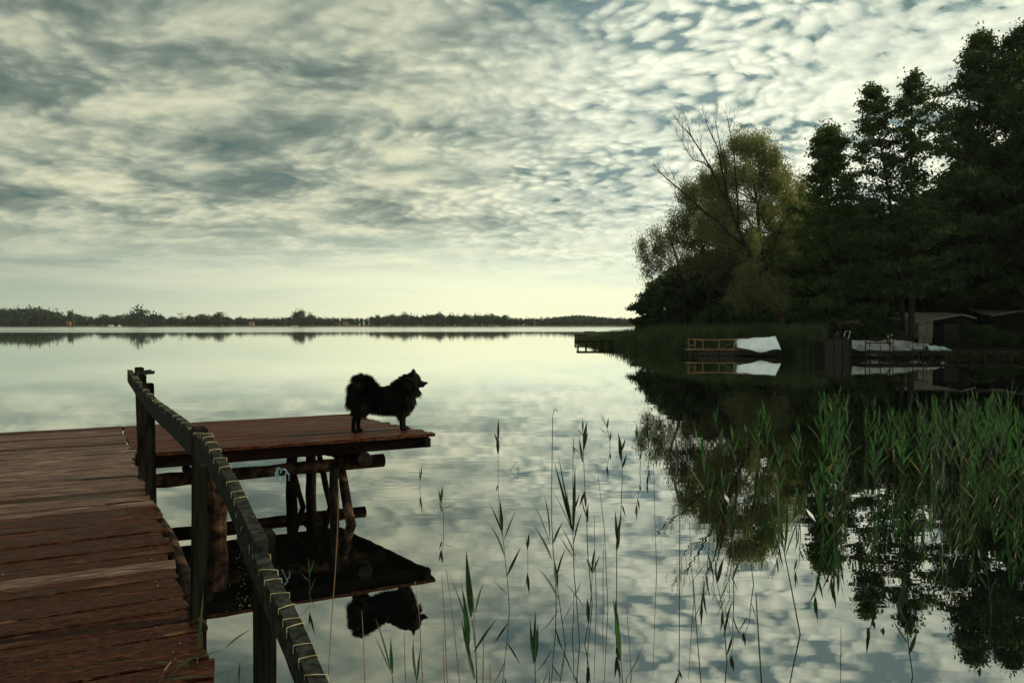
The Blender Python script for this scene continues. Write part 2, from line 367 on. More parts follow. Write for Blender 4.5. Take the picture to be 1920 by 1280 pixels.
def far_land():
    mb = MB(); xs = np.linspace(-900, 420, 90); prof = [(0, -.4), (2, .25), (8, .45), (40, .7), (120, .9), (500, 1.4)]
    for x in xs:
        hill = 4 * math.exp(-((x + 430) / 90) ** 2)
        for dy, z in prof:
            mb.v.append((x, FY + dy + 8 * math.sin(x * .013) + (abs(x) * .02), z + hill * (dy / 60 if dy < 60 else 1) * (dy > 8)))
    k = len(prof)
    for i in range(len(xs) - 1):
        for j in range(k - 1): mb.f.append((i * k + j, (i + 1) * k + j, (i + 1) * k + j + 1, i * k + j + 1)); mb.mi.append(0)
    return mb
tag(far_land().build('far_shore', M['farland'], smooth=True), kind='structure')

# ================================================================ jetty
ZD = .77                                        # deck top over the water
U = Vector((-.474, .880, 0)).normalized(); V = Vector((.880, .474, 0)).normalized()
VA = math.atan2(V.y, V.x)
EA, EB = -.5386, .427                           # walkway's right edge: X = EA*Y + EB
def edge_pt(Y): return Vector((EA * Y + EB, Y, 0))
E0 = edge_pt(1.35)
def plank_mesh(L, W, T, seed, jag=.02, seg=7):
    """plank along +X from 0 to L, top at z = 0, weathered edges and slightly cupped"""
    r = random.Random(seed); mb = MB(); c = r.uniform(-.003, .003)
    y0 = [r.uniform(-.004, .003) for _ in range(seg + 1)]; y1 = [r.uniform(-.003, .004) for _ in range(seg + 1)]
    for i in range(seg + 1):
        xx = L * i / seg; e = 0
        zt = r.uniform(-.002, .002)
        sl = r.uniform(-jag, jag) if i == seg else 0
        b = .004
        pts = [(xx, -W / 2 + y0[i] , -T), (xx, -W / 2 + y0[i], -b + zt), (xx, -W / 2 + y0[i] + b, zt), (xx, 0, zt + c), (xx, W / 2 + y1[i] - b, zt), (xx, W / 2 + y1[i], -b + zt), (xx, W / 2 + y1[i], -T)]
        if i == seg: pts = [(q[0] + sl * (q[1] / W * 2) * .6, q[1], q[2]) for q in pts]
        mb.v += pts
    for i in range(seg):
        for j in range(7):
            k = (j + 1) % 7; mb.f.append((i * 7 + j, i * 7 + k, (i + 1) * 7 + k, (i + 1) * 7 + j)); mb.mi.append(1 if j == 6 else 0)
    mb.f += [tuple(range(6, -1, -1)), tuple(seg * 7 + j for j in range(7))]; mb.mi += [0, 0]
    return mb
rnd = random.Random(11)
jetty = empty('wooden_jetty', (E0.x, E0.y, 0), VA, 'weathered red brown plank walkway with a side platform standing on log piles in the lake', 'jetty')
def jl(p):                                      # world -> jetty local
    return Matrix.Rotation(-VA, 4, 'Z') @ (Vector(p) - Vector((E0.x, E0.y, 0)))
WW = 2.35
s_ = -.05; k = 0
total = (Vector((-4.35, 8.87, 0)) - E0).dot(U) + .03
while s_ < total:
    W = rnd.uniform(.125, .165)
    if s_ + W > total: W = max(.07, total - s_)
    jut = rnd.uniform(-.018, .022) + (.03 if rnd.random() < .12 else 0)
    zz_ = rnd.uniform(-.004, .004)
    me = plank_mesh(WW + jut, W - rnd.uniform(.006, .014), .038, k)
    f_ = s_ / total; sheenp = rnd.random() < (.95 if .48 < f_ < .80 else .55 if f_ >= .8 else .05)  # mostly mid and far planks take the painted sheen
    o = me.build('plank', [M['deck_sheen' if sheenp else 'deck'], M['beam']], jetty, loc=(-WW, s_ + W / 2, ZD + zz_)); o.rotation_euler.z = R(rnd.uniform(-.25, .25))
    s_ += W; k += 1
nm_ = MB()
for i, (q, c_y) in enumerate([(x_, y_) for y_ in [o_.location.y for o_ in jetty.children] for x_ in (-.12, -1.15, -2.2)]):
    q += rnd.uniform(-.05, .05)
    for s2 in (-.03, .035):
        if rnd.random() < .45: continue
        nm_.tube([(q + rnd.uniform(-.015, .015), c_y + s2 + rnd.uniform(-.008, .008), ZD - .01), (q, c_y + s2, ZD + .0055)], .0032, 6)
tag(nm_.build('nail_heads', M['metal'], jetty), kind='stuff')
# platform: long planks running the other way round
c1 = jl(on(248, 853, ZD)); c2 = jl(on(232, 800, ZD)); c3 = jl(on(815, 812, ZD)); c4 = jl(on(655, 776, ZD))
y0, y1 = (c1.y + c3.y) / 2, (c2.y + c4.y) / 2
n = 17; pw_ = (y1 - y0) / n
for i in range(n):
    f = (i + .5) / n; x0 = .008 + rnd.uniform(0, .02) + (.06 if i < 3 else 0); x1 = c3.x + (c4.x - c3.x) * f + rnd.uniform(-.05, .05)
    if i == 0: x1 = c3.x
    me = plank_mesh(x1 - x0, pw_ - rnd.uniform(.006, .013), .034, 200 + i, .01, 8)
    me.build('plank', [M['deck_far'], M['beam']], jetty, loc=(x0, y0 + (i + .5) * pw_, ZD + .004 + rnd.uniform(-.003, .003)))
# fascia and joists
jb = lambda a, b, w_, h_, nm='joist', m_='beam': MB().beam(a, b, w_, h_).build(nm, M[m_], jetty)
xe = jl(on(798, 830, .66)).x
jb((.03, y0 + .045, ZD - .088), (xe, y0 + .045, ZD - .088), .045, .10, 'fascia_board')
jb((.03, y1 - .05, ZD - .088), (c4.x - .12, y1 - .05, ZD - .088), .045, .10, 'fascia_board')
MB().box((xe - .04, y0 + .005, ZD - .088), (.07, .05, .09)).build('end_block', M['post'], jetty)
for q in (.35, 1.1, 1.85): jb((q, y0 + .07, ZD - .085), (q, y1 - .08, ZD - .085), .05, .09)
jb((xe - .03, y0 + .07, ZD - .085), (c4.x - .14, y1 - .08, ZD - .085), .05, .09)
for q in (-.12, -1.15, -2.2): jb((q, -.05, ZD - .105), (q, total - .05, ZD - .105), .06, .13)
# logs
def log(pts, rad, name='support_log', mt='bark', n=12, ends=True, parent=jetty, seed=1):
    r = random.Random(seed); P = [Vector(q) for q in pts]; out = []; rr = []
    N = 14
    for i in range(N + 1):
        t_ = i / N * (len(P) - 1); a = min(int(t_), len(P) - 2); q = P[a].lerp(P[a + 1], t_ - a)
        out.append(q + Vector((r.uniform(-1, 1), r.uniform(-1, 1), r.uniform(-1, 1))) * rad * .08); rr.append(rad * r.uniform(.90, 1.08))
    mb = MB().tube(out, rr, n, wob=.07, rnd=r); lg = mb.build(name, M[mt], parent)
    if ends:
        d_ = (out[-1] - out[-2]).normalized()
        e = MB().tube([out[-1], out[-1] + d_ * .004], rr[-1] * .88, n); e.build('log_end', M['logend'], lg)
    return lg
ly = (jl(at(500, 886, 7.65)) ).y
lxr = jl(at(720, 867, 8.2)).x
log([(-.35, ly, .485), (1.2, ly + .01, .49), (lxr, ly + .02, .50)], .062, seed=2)          # front long log
bx = jl(at(679, 828, 10.0)).x
log([(-.3, y1 - .25, .44), (1.0, y1 - .22, .44), (bx, y1 - .2, .43)], .075, seed=3)              # rear long log
ca = jl(at(680, 862, 7.95)); log([(ca.x - .02, y1 - .1, .50), (ca.x, ca.y + .6, .52), (ca.x, ca.y - .05, .555)], .085, seed=5)
kb = jl(at(390, 917, 6.9)); log([(kb.x - .05, kb.y + 1.2, kb.z), (kb.x, kb.y, kb.z)], .04, seed=6)
# bark log under the walkway's right edge
log([jl(at(284, 950, 5.15)), jl(at(318, 1010, 4.35)), jl(at(350, 1085, 3.6)), jl(at(372, 1180, 3.0))], .035, seed=7, mt='bark')
# piles
def pile(top, bot, r0, r1, seed, mt='pile', name='pile'):
    r = random.Random(seed); a = Vector(top); b = Vector(bot); out = []; rr = []
    b2 = b + (b - a) * (.9 / max(.2, (a - b).length))
    for i in range(11):
        t_ = i / 10; out.append(a.lerp(b2, t_) + Vector((r.uniform(-1, 1), r.uniform(-1, 1), 0)) * r0 * .12); rr.append((r0 + (r1 - r0) * t_) * r.uniform(.94, 1.06))
    return MB().tube(out, rr, 10, wob=.05, rnd=r).build(name, M[mt], jetty)
def W(px, py, d): return jl(at(px, py, d))
def wl(px, d, z=0.0):
    return jl(Vector(((px - 960) / F * d, d, z)))
pile(wl(402, 7.3, .52), wl(400, 7.25, 0), .10, .105, 21, 'bark')
pile(wl(636, 7.95, .50), wl(657, 7.56, 0), .045, .052, 22, 'bark')
pile(wl(625, 7.75, .50), wl(626, 7.62, 0), .045, .045, 23)
pile(wl(546, 8.9, .62), wl(545, 8.9, 0), .06, .065, 24)
pile(wl(583, 8.9, .62), wl(582, 8.9, 0), .058, .058, 25)
pile(wl(593, 8.6, .60), wl(618, 8.3, 0), .03, .035, 26, name='brace')
pile(wl(540, 8.5, .50), wl(566, 8.3, .02), .028, .03, 27, name='brace')
for yy in (1.0, 3.2, 5.4):
    for xx in (-.35, -1.95): pile((xx, yy, .62), (xx, yy, 0), .075, .08, int(yy * 7 + xx))
# scrap of blue line hanging on the front log
tw = MB(); rr_ = random.Random(8); q0 = W(525, 884, 7.55)
for i in range(7):
    a = q0 + Vector((rr_.uniform(-.04, .05), -.07, rr_.uniform(-.01, .05))); tw.tube([a, a + Vector((rr_.uniform(-.05, .05), -.02, rr_.uniform(-.05, .03))), a + Vector((rr_.uniform(-.02, .06), 0, rr_.uniform(-.14, -.02)))], .005, 4)
M['bluecord'] = noisy('blue_line', (.10, .22, .28), (.2, .34, .38), 20, .6)
tag(tw.build('frayed_line', M['bluecord'], loc=(0, 0, 0)), 'frayed scrap of pale blue line snagged round the bark log under the platform', 'line')
fl = bpy.data.objects['frayed_line']; fl.matrix_world = Matrix.Translation((E0.x, E0.y, 0)) @ Matrix.Rotation(VA, 4, 'Z')

# ================================================================ handrail
PB = .45
def rd(px): return F * PB / (px - 960 - F * EA)      # distance of a point above the handrail line
hr = empty('handrail', tuple(on(495, 1180, .6) * Vector((1, 1, 0)) if False else (0, 0, 0)), 0, 'grey weathered board handrail wound with pale cord along the right side of the walkway', 'handrail')
hr.location = (EA * 3 + PB, 3, ZD)
hl = lambda q: Vector(q) - Vector(hr.location)
def post(px, d, pyt, w_, lean=0, bottom=-.5, n_top=None, dpt=None):
    a = at(px, pyt, d); b = Vector((a.x + lean, a.y, bottom)); mb = MB()
    top = a; dpt = dpt or w_ * 1.3; r = random.Random(int(px)); vs_ = []
    N = 7
    for i in range(N):
        c = hl(b.lerp(top, i / (N - 1)))
        for sx, sy in ((-.5, -.5), (.5, -.5), (.5, .5), (-.5, .5)):
            q = Matrix.Rotation(VA, 3, 'Z') @ Vector((sx * w_ + r.uniform(-.002, .002), sy * dpt, 0)); vs_.append(c + q)
    fs = [(i * 4 + j, i * 4 + (j + 1) % 4, (i + 1) * 4 + (j + 1) % 4, (i + 1) * 4 + j) for i in range(N - 1) for j in range(4)]
    c = hl(top) + Vector((0, 0, w_ * .25)); vs2 = vs_[-4:]
    mb.add(vs_, fs + [(3, 2, 1, 0)]); b0 = len(mb.v); mb.v += [tuple(c.lerp(q, .72) + Vector((0, 0, w_ * .05))) for q in vs2]; t0 = b0 - 4
    for j in range(4): mb.f.append((t0 + j, t0 + (j + 1) % 4, b0 + (j + 1) % 4, b0 + j)); mb.mi.append(0)
    mb.f.append((b0, b0 + 1, b0 + 2, b0 + 3)); mb.mi.append(0)
    return mb.build('post', M['post'], hr)
post(261, 5.95, 690, .062, .055); p2 = post(279, 5.30, 720, .062, .02)
post(375, 3.06, 803, .052, -.03); post(495, 1.98, 997, .045, -.01)
RAILW = .032
def rail_board(P, hts, seed):
    """board on edge following P (world points of the top centre line)"""
    r = random.Random(seed); P = [hl(q) for q in P]; Q = []
    for a in range(len(P) - 1):
        for i in range(4): Q.append((P[a].lerp(P[a + 1], i / 4), hts[a] + (hts[a + 1] - hts[a]) * i / 4))
    Q.append((P[-1], hts[-1])); vs_ = []
    for i, (q, h_) in enumerate(Q):
        a = Q[max(i - 1, 0)][0]; b = Q[min(i + 1, len(Q) - 1)][0]; tt = (b - a); tt.z = 0; tt.normalize(); s = Vector((tt.y, -tt.x, 0)) * RAILW / 2
        j = lambda: Vector((0, 0, r.uniform(-.002, .002)))
        vs_ += [q - s + j(), q + s + j(), q + s * 1.0 - Vector((0, 0, h_)) + j(), q - s - Vector((0, 0, h_)) + j()]
    n = len(Q); fs = [(i * 4 + j, i * 4 + (j + 1) % 4, (i + 1) * 4 + (j + 1) % 4, (i + 1) * 4 + j) for i in range(n - 1) for j in range(4)]
    fs += [(3, 2, 1, 0), tuple((n - 1) * 4 + j for j in range(4))]
    ob = MB().add(vs_, fs).build('rail', M['rail'], hr); return ob, P, hts
def loops(ob, P, hts, ts):
    for t_ in ts:
        u = t_ * (len(P) - 1); a = min(int(u), len(P) - 2); q = P[a].lerp(P[a + 1], u - a); h_ = hts[a] + (hts[a + 1] - hts[a]) * (u - a)
        d_ = P[a + 1] - P[a]; d_.z = 0; d_.normalize(); s = Vector((d_.y, -d_.x, 0)) * (RAILW / 2 + .003); tl = d_ * rnd.uniform(-.012, .012); up = Vector((0, 0, .0035)); dn = Vector((0, 0, h_ + .003))
        sl = (P[a + 1] - P[a]).normalized(); dz = Vector((0, 0, 1))
        lo_ = Vector((0, 0, rnd.uniform(.004, .022)))
        pts = [q - s - lo_ - tl * 1.3, q - s + up - tl, q + up * 1.3, q + s + up + tl, q + s - lo_ * .8 + tl * 1.3]
        near = (q + Vector(hr.location)).length
        MB().tube(pts, .0011 if near < 3 else .0016, 4).build('cord_loop', M['wire'], ob)
def rp(px, py, d=None): return at(px, py, (d or rd(px)) * .955)
A = [rp(243, 693, 6.35), rp(262, 718, 5.7), rp(292, 751, 4.9), rp(338, 784, 3.75), rp(384, 822, 3.0)]
ob, P_, h_ = rail_board(A, [.09, .095, .10, .10, .10], 1); loops(ob, P_, h_, [min(.98, i / 17 + rnd.uniform(0, .03)) for i in range(17)])
B = [rp(386, 812, 2.98), rp(400, 838, 2.8), rp(434, 897, 2.46), rp(461, 955, 2.22), rp(490, 1012, 2.0)]
ob, P_, h_ = rail_board(B, [.078, .08, .08, .08, .08], 2); loops(ob, P_, h_, [i / 12 + rnd.uniform(0, .04) for i in range(9)])
C = [rp(455, 962, 2.26), rp(505, 1075, 1.92), rp(548, 1160, 1.70), rp(598, 1280, 1.50), rp(650, 1420, 1.32)]
ob, P_, h_ = rail_board(C, [.07, .072, .074, .076, .076], 3); loops(ob, P_, h_, [min(.98, i / 17 + rnd.uniform(0, .035)) for i in range(17)])
MB().tube([hl(at(483, 1006, 2.02)), hl(at(510, 1017, 1.97))], .0022, 4).build('cord', M['wire'], hr)
# small flat-topped fitting on the second post
c = at(271, 703, 5.28); sl_ = empty('post_fitting', tuple(c), VA, 'small flat topped dark fitting on a short stem at the far end of the handrail', 'fitting')
MB().tube([(0, 0, -.075), (0, 0, 0)], .012, 8).build('stem', M['post'], sl_)
mb = MB().box((0, 0, .012), (.12, .10, .018)); mb.box((0, 0, .026), (.085, .07, .010)); hd = mb.build('flat_head', M['rail'], sl_); hd.rotation_euler = (R(-6), R(-5), 0)

# ================================================================ dog
def spheres_mesh(chains, seg=10, rng=7):
    """chains: lists of (x,y,z,r[,sy]) -> one bmesh of overlapping ellipsoids"""
    bm = bmesh.new()
    for ch in chains:
        for a, b in zip(ch, ch[1:]):
            L = math.dist(a[:3], b[:3]); k_ = max(2, int(L / (min(a[3], b[3]) * .35)))
            for i in range(k_ + 1):
                f = i / k_; q = [a[j] + (b[j] - a[j]) * f for j in range(4)]
                sy = (a[4] if len(a) > 4 else 1) * (1 - f) + (b[4] if len(b) > 4 else 1) * f
                bmesh.ops.create_uvsphere(bm, u_segments=seg, v_segments=rng, radius=1, matrix=Matrix.Translation(q[:3]) @ Matrix.Diagonal((q[3], q[3] * sy, q[3], 1)))
    return bm
S = .0008
YW = R(22); CY = math.cos(YW)
def zp(zx, zy, y=0): return ((zx - 700) * S / CY, y, (1085 - .083 * (zx - 330) - zy) * S)
def c_(zx, zy, r, y=0, sy=1): return (*zp(zx, zy, y), r * S, sy)
ch = [
    [c_(425, 640, 128, 0, .92), c_(560, 630, 150, 0, .86), c_(720, 640, 162, 0, .88), c_(880, 615, 178, 0, .86), c_(945, 605, 160, 0, .88)],   # trunk
    [c_(880, 565, 145, 0, .9), c_(970, 470, 126, 0, .88), c_(1045, 390, 106, 0, .88)],                                           # neck ruff
    [c_(945, 630, 138, 0, .88), c_(993, 570, 112, 0, .85), c_(1045, 490, 92, 0, .9)],                                                     # chest
    [c_(1062, 358, 98, 0, .9), c_(1090, 345, 84, 0, .9), c_(1112, 354, 70, 0, .88)],                                                     # skull
    [c_(1115, 388, 62, 0, .85), c_(1165, 400, 42, 0, .9), c_(1212, 404, 28, 0, 1.0), c_(1230, 399, 24, 0, 1.0)],                                              # muzzle
    [c_(1120, 425, 46, 0, .9), c_(1170, 432, 27, 0, .95), c_(1204, 440, 17, 0, 1.0)],                                                       # lower jaw
    [c_(1080, 470, 70, 0, .8), c_(1128, 525, 34, 0, .9), c_(1138, 548, 18, 0, .9)],                                                         # ruff tip under the jaw
    [(*zp(1092, 292, .034), 36 * S, .5), (*zp(1098, 248, .036), 25 * S, .5), (*zp(1100, 224, .038), 12 * S, .6)],
    [(*zp(1058, 292, -.034), 36 * S, .5), (*zp(1063, 246, -.036), 25 * S, .5), (*zp(1065, 220, -.038), 12 * S, .6)],
    # tail curled up over the rump
    [c_(440, 560, 62, 0), c_(398, 560, 58, .0), c_(382, 490, 50, .01), c_(412, 425, 46, .02), c_(460, 415, 46, .03), c_(525, 440, 42, .03), c_(560, 485, 34, .03)],
]
for sgn, dx in ((-1, 0), (1, 46)):
    yy = .075 * sgn
    ch.append([(*zp(440 + dx, 680, yy * .8), 105 * S, .62), (*zp(400 + dx, 780, yy), 80 * S, .6), (*zp(372 + dx * 1.4, 860, yy), 46 * S, .7), (*zp(325 + dx * 2, 915, yy), 34 * S, .8), (*zp(318 + dx * 2, 980, yy), 28 * S, .9), (*zp(320 + dx * 2, 1045, yy), 26 * S, 1)])
    ch.append([(*zp(318 + dx * 2, 1058, yy), 27 * S, 1), (*zp(362 + dx * 2, 1066, yy), 19 * S, 1.3)])
for sgn, dx in ((-1, -6), (1, 62)):
    yy = .07 * sgn
    ch.append([(*zp(925 + dx, 680, yy * .8), 95 * S, .6), (*zp(918 + dx, 790, yy), 55 * S, .7), (*zp(914 + dx, 860, yy), 34 * S, .8), (*zp(912 + dx, 930, yy), 30 * S, .9), (*zp(918 + dx, 995, yy), 25 * S, 1)])
    ch.append([(*zp(918 + dx, 1009, yy), 27 * S, 1.1), (*zp(966 + dx, 1012, yy), 20 * S, 1.3)])
bm = spheres_mesh(ch); me = bpy.data.meshes.new('body_blocks'); bm.to_mesh(me); bm.free()
tmp = bpy.data.objects.new('body_blocks', me); COL.objects.link(tmp)
rm = tmp.modifiers.new('r', 'REMESH'); rm.mode = 'VOXEL'; rm.voxel_size = .0075
sm = tmp.modifiers.new('s', 'SMOOTH'); sm.iterations = 4; sm.factor = .6
dg = bpy.context.evaluated_depsgraph_get(); bme = bpy.data.meshes.new_from_object(tmp.evaluated_get(dg)); bpy.data.objects.remove(tmp)
bme.name = 'dog_body'; bme.materials.clear(); bme.materials.append(M['fur']); bme.polygons.foreach_set('use_smooth', [True] * len(bme.polygons))
fa = on(755, 806, ZD + .006); ra = on(664, 812, ZD + .006); yaw = YW
org = fa.lerp(ra, .42)
dog = empty('dog', (0, 0, 0), yaw, 'black fluffy dog with a curled tail standing at the end of the platform looking right', 'dog')
off = Matrix.Rotation(yaw, 3, 'Z') @ Vector(((942 - 700) * S / CY, 0, 0))
dog.location = (fa.x - off.x, fa.y - off.y, ZD + .008)
body = link('body', bme, dog)
# fur strands
rs = np.random.RandomState(3)
nv = len(bme.polygons); cen = np.zeros(nv * 3, np.float32); nor = np.zeros(nv * 3, np.float32); area = np.zeros(nv, np.float32)
bme.polygons.foreach_get('center', cen); bme.polygons.foreach_get('normal', nor); bme.polygons.foreach_get('area', area)
cen = cen.reshape(-1, 3); nor = nor.reshape(-1, 3)
def fur(cen, nor, area, N):
    idx = rs.choice(len(cen), N, p=area / area.sum()); C = cen[idx] + rs.normal(size=(N, 3)) * .003; Nn = nor[idx]
    x, y, z = C[:, 0], C[:, 1], C[:, 2]; zx = x * CY / S + 700; zy = 1085 - .083 * (zx - 330) - z / S
    L = np.full(N, .026); D = Nn * .55 + np.array([-.45, 0, -.45])
    def sel(m_, l_, d_, kn=.5):
        L[m_] = l_; D[m_] = Nn[m_] * kn + np.array(d_)
    sel((zy > 845), .007, (-.1, 0, -.6), .5)
    sel((zy > 690) & (zy < 860) & (zx > 470) & (zx < 900) , .045, (-.15, 0, -1), .35)
    sel((zx > 920) & (zy > 480) & (zy < 800), .045, (-.05, 0, -.8), .6)
    sel((zx > 820) & (zx <= 1080) & (zy < 560), .045, (-.55, 0, -.1), .7)
    sel((zx > 1040) & (zx < 1150) & (zy > 450) & (zy < 620), .030, (.1, 0, -.8), .5)
    sel((zx > 1095) & (zy < 470), .008, (-.8, 0, -.1), .3)
    sel((zx > 1000) & (zx < 1120) & (zy < 330), .010, (-.3, 0, .2), .4)
    sel((zx > 1150) & (zy < 480), .004, (-.8, 0, 0), .2)
    th = (zx < 480) & (zy > 560) & (zy < 830); sel(th, .055, (-.55, 0, -.75), .5)
    tl = (zx < 640) & (zy < 600); L[tl] = .070
    c0 = np.array([(480 - 700) * S / CY, .01, (1085 - 12 - 545) * S]); rad = C - c0; rad[:, 1] *= .5; rad /= np.linalg.norm(rad, axis=1)[:, None] + 1e-6
    tang = np.stack([rad[:, 2], rad[:, 1] * 0, -rad[:, 0]], axis=1)
    D[tl] = rad[tl] * .95 + tang[tl] * -.35 + Nn[tl] * .25
    td = (zx < 430) & (zy > 430) & (zy < 700); D[td] = rad[td] * .7 + np.array([-.2, 0, -.75]) + Nn[td] * .2; L[td] = .085
    bk = (zx > 600) & (zx < 830) & (zy < 520); L[bk] = .030; D[bk] = Nn[bk] * .4 + np.array([-.8, 0, .1])
    D += .20 * np.stack([np.sin(95 * z + 60 * y + 3 * np.sin(50 * x)), np.sin(110 * x + 40 * z), np.sin(90 * x + 70 * z + 1.7)], 1) * (L[:, None] > .02)
    D += rs.normal(size=(N, 3)) * .14; D /= np.linalg.norm(D, axis=1)[:, None]
    L = (L * rs.uniform(.45, 1.25, N))[:, None]
    side = np.cross(D, rs.normal(size=(N, 3))); side /= np.linalg.norm(side, axis=1)[:, None] + 1e-9
    wd = np.clip(L * .06, .0006, .0022)
    mid = C + D * L * .5 + np.array([0, 0, -.06]) * L; tip = C + D * L + np.array([0, 0, -.22]) * L
    q1 = np.stack([C - side * wd, C + side * wd, mid + side * wd * .7, mid - side * wd * .7], axis=1)
    q2 = np.stack([mid - side * wd * .7, mid + side * wd * .7, tip + side * wd * .12, tip - side * wd * .12], axis=1)
    return np.concatenate([q1, q2])
wgt = area.copy(); zxx = cen[:, 0] * CY / S + 700; zyy = 1085 - .083 * (zxx - 330) - cen[:, 2] / S
wgt[(zxx < 640) & (zyy < 600)] *= 2.0; wgt[zyy > 860] *= .6
fo = link('coat', np_quads('dog_coat', fur(cen, nor, wgt, 60000), M['fur_tips']), body); tag(fo, kind='stuff')
for sgn in (-1, 1):
    e = bmesh.new(); bmesh.ops.create_uvsphere(e, u_segments=10, v_segments=8, radius=.0095); me = bpy.data.meshes.new('eye'); e.to_mesh(me); e.free(); me.materials.append(M['eye'])
    link('eye', me, body, (zp(1150, 352)[0], sgn * .038, zp(1150, 352)[2]))
e = bmesh.new(); bmesh.ops.create_uvsphere(e, u_segments=10, v_segments=8, radius=.015, matrix=Matrix.Diagonal((.9, 1.1, .85, 1))); me = bpy.data.meshes.new('nose'); e.to_mesh(me); e.free(); me.materials.append(M['nose'])
link('nose', me, body, (zp(1248, 392)[0], 0, zp(1248, 392)[2]))

# ================================================================ trees on the right bank
def gz(x, y): return .35                          # bank height near the water
def depthz(px, py, d): return at(px, py, d)
def limb_tree(seed, Ht, prof, n_limb, clear=.25, clump=.45, per=46, leaf=.13, trunk_r=.22, lean=(0, 0), flat=.45, up=.15, mats=None, nsub=6, trunk_top=.97, hang=0, ragged=.35):
    """alder-like tree: tapered trunk, spreading limbs, foliage sprays along the limbs. Returns (trunk mesh builder, leaf quads)"""
    r = random.Random(seed); rs_ = np.random.RandomState(seed); tk = MB(); pts = []; rad = []
    ph = r.uniform(0, 6)
    for i in range(12):
        t_ = i / 11; pts.append(Vector((lean[0] * t_ ** 1.3 * Ht + .18 * math.sin(ph + t_ * 5) * t_, lean[1] * t_ * Ht + .15 * math.cos(ph + t_ * 4) * t_, t_ * Ht * trunk_top - .6 * (i == 0))))
        rad.append(trunk_r * (1 - .93 * t_) * (1.25 if i == 0 else 1))
    tk.tube(pts, rad, 8, wob=.06, rnd=r)
    def tp(t_):
        u = min(t_, .999) * 11; a = int(u); return pts[a].lerp(pts[a + 1], u - a)
    C = []
    for i in range(n_limb):
        t_ = clear + (1 - clear) * ((i + r.random()) / n_limb); L = prof((t_ - clear) / (1 - clear)) * r.uniform(1 - ragged, 1 + ragged * .4)
        a = i * 2.4 + r.uniform(-.5, .5); b = tp(t_ * .98); slope = up + .35 * t_ + r.uniform(-.12, .16)
        d = Vector((math.cos(a), math.sin(a), slope)); P = [b]; k_ = 5
        for j in range(1, k_ + 1):
            f = j / k_; P.append(b + d * L * f + Vector((r.uniform(-.07, .07), r.uniform(-.07, .07), -.10 * f * f + r.uniform(-.04, .06))) * L)
        r0 = max(.012, trunk_r * .42 * (1 - t_ * .75)); tk.tube(P, [r0 * (1 - .85 * j / k_) for j in range(k_ + 1)], 5, cap=False)
        for j in range(nsub):
            f = .30 + .72 * (j + r.random()) / nsub; u = min(f, .99) * k_; q = P[int(u)].lerp(P[int(u) + 1], u - int(u))
            sd_ = Vector((-math.sin(a), math.cos(a), 0)) * r.choice((-1, 1)) * r.uniform(.1, .42) * L * (1.1 - f * .7) + Vector((0, 0, r.uniform(-.1, .28) * clump * 2))
            e = q + sd_ * .9
            tk.tube([q, q.lerp(e, .5) + Vector((0, 0, .05)), e], [r0 * .35, r0 * .2, r0 * .08], 3, cap=False)
            for cc_ in (e, q.lerp(e, .45)) if r.random() < .75 else (e,):
                n_ = int(per * r.uniform(.5, 1.3)); s_ = clump * r.uniform(.65, 1.25)
                g = rs_.normal(size=(n_, 3)) * np.array([s_, s_, s_ * flat]) * .55
                C.append(g + np.array(cc_)[None, :])
    for j in range(3):                             # leader
        n_ = int(per * .8); C.append(rs_.normal(size=(n_, 3)) * np.array([.30, .30, .45]) * clump * 1.4 + np.array(tp(.999 - j * .03))[None, :])
    C = np.concatenate(C); return tk, leaves(C, leaf, rs_, .6, hang=hang)
TREEG = 'trees on the right bank'
def place_tree(name, label, meshes, loc, rz=0, sc=1, cat='tree', group=TREEG):
    e = empty(name, loc, rz, label, cat, group); e.scale = (sc, sc, sc)
    link('trunk', meshes[0], e); link('crown', meshes[1], e); return e
def mk(seed, Ht, prof, n_limb, leafm, **k):
    tk, q = limb_tree(seed, Ht, prof, n_limb, **k)
    return (tk.mesh('trunk', M['trunk'], True), np_quads('crown', q, M[leafm]))
def X(px, d): return (px - 960) / F * d
def top_h(py, d): return at(960, py, d).z - .3
cone = lambda w_, e=.8: (lambda t_: .25 + w_ * (1 - t_) ** e)
egg = lambda w_: (lambda t_: .3 + w_ * math.sin(math.pi * min(1, .22 + t_ * .80)) ** .8)
# the row in front, left to right
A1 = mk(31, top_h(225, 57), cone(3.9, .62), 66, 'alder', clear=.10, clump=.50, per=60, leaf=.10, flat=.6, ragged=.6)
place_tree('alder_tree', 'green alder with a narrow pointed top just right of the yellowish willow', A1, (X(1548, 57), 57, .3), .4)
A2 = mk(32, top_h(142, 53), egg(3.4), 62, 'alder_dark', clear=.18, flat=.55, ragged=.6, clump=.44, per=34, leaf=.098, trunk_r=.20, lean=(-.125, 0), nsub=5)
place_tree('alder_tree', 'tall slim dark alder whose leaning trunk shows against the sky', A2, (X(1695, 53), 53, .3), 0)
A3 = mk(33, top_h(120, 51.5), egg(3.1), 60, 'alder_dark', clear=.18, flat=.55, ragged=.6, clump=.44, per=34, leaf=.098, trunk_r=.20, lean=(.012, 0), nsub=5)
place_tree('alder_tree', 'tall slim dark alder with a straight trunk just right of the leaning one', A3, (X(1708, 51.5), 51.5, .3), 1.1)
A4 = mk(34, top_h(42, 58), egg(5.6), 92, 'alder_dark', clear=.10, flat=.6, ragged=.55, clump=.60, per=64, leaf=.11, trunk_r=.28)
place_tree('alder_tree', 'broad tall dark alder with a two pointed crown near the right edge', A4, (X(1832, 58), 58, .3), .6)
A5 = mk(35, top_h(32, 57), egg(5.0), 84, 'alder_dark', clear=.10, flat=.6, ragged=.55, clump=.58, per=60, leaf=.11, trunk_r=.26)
place_tree('alder_tree', 'tallest dark alder, crown cut by the right edge of the view', A5, (X(1912, 57), 57, .3), 2.3)
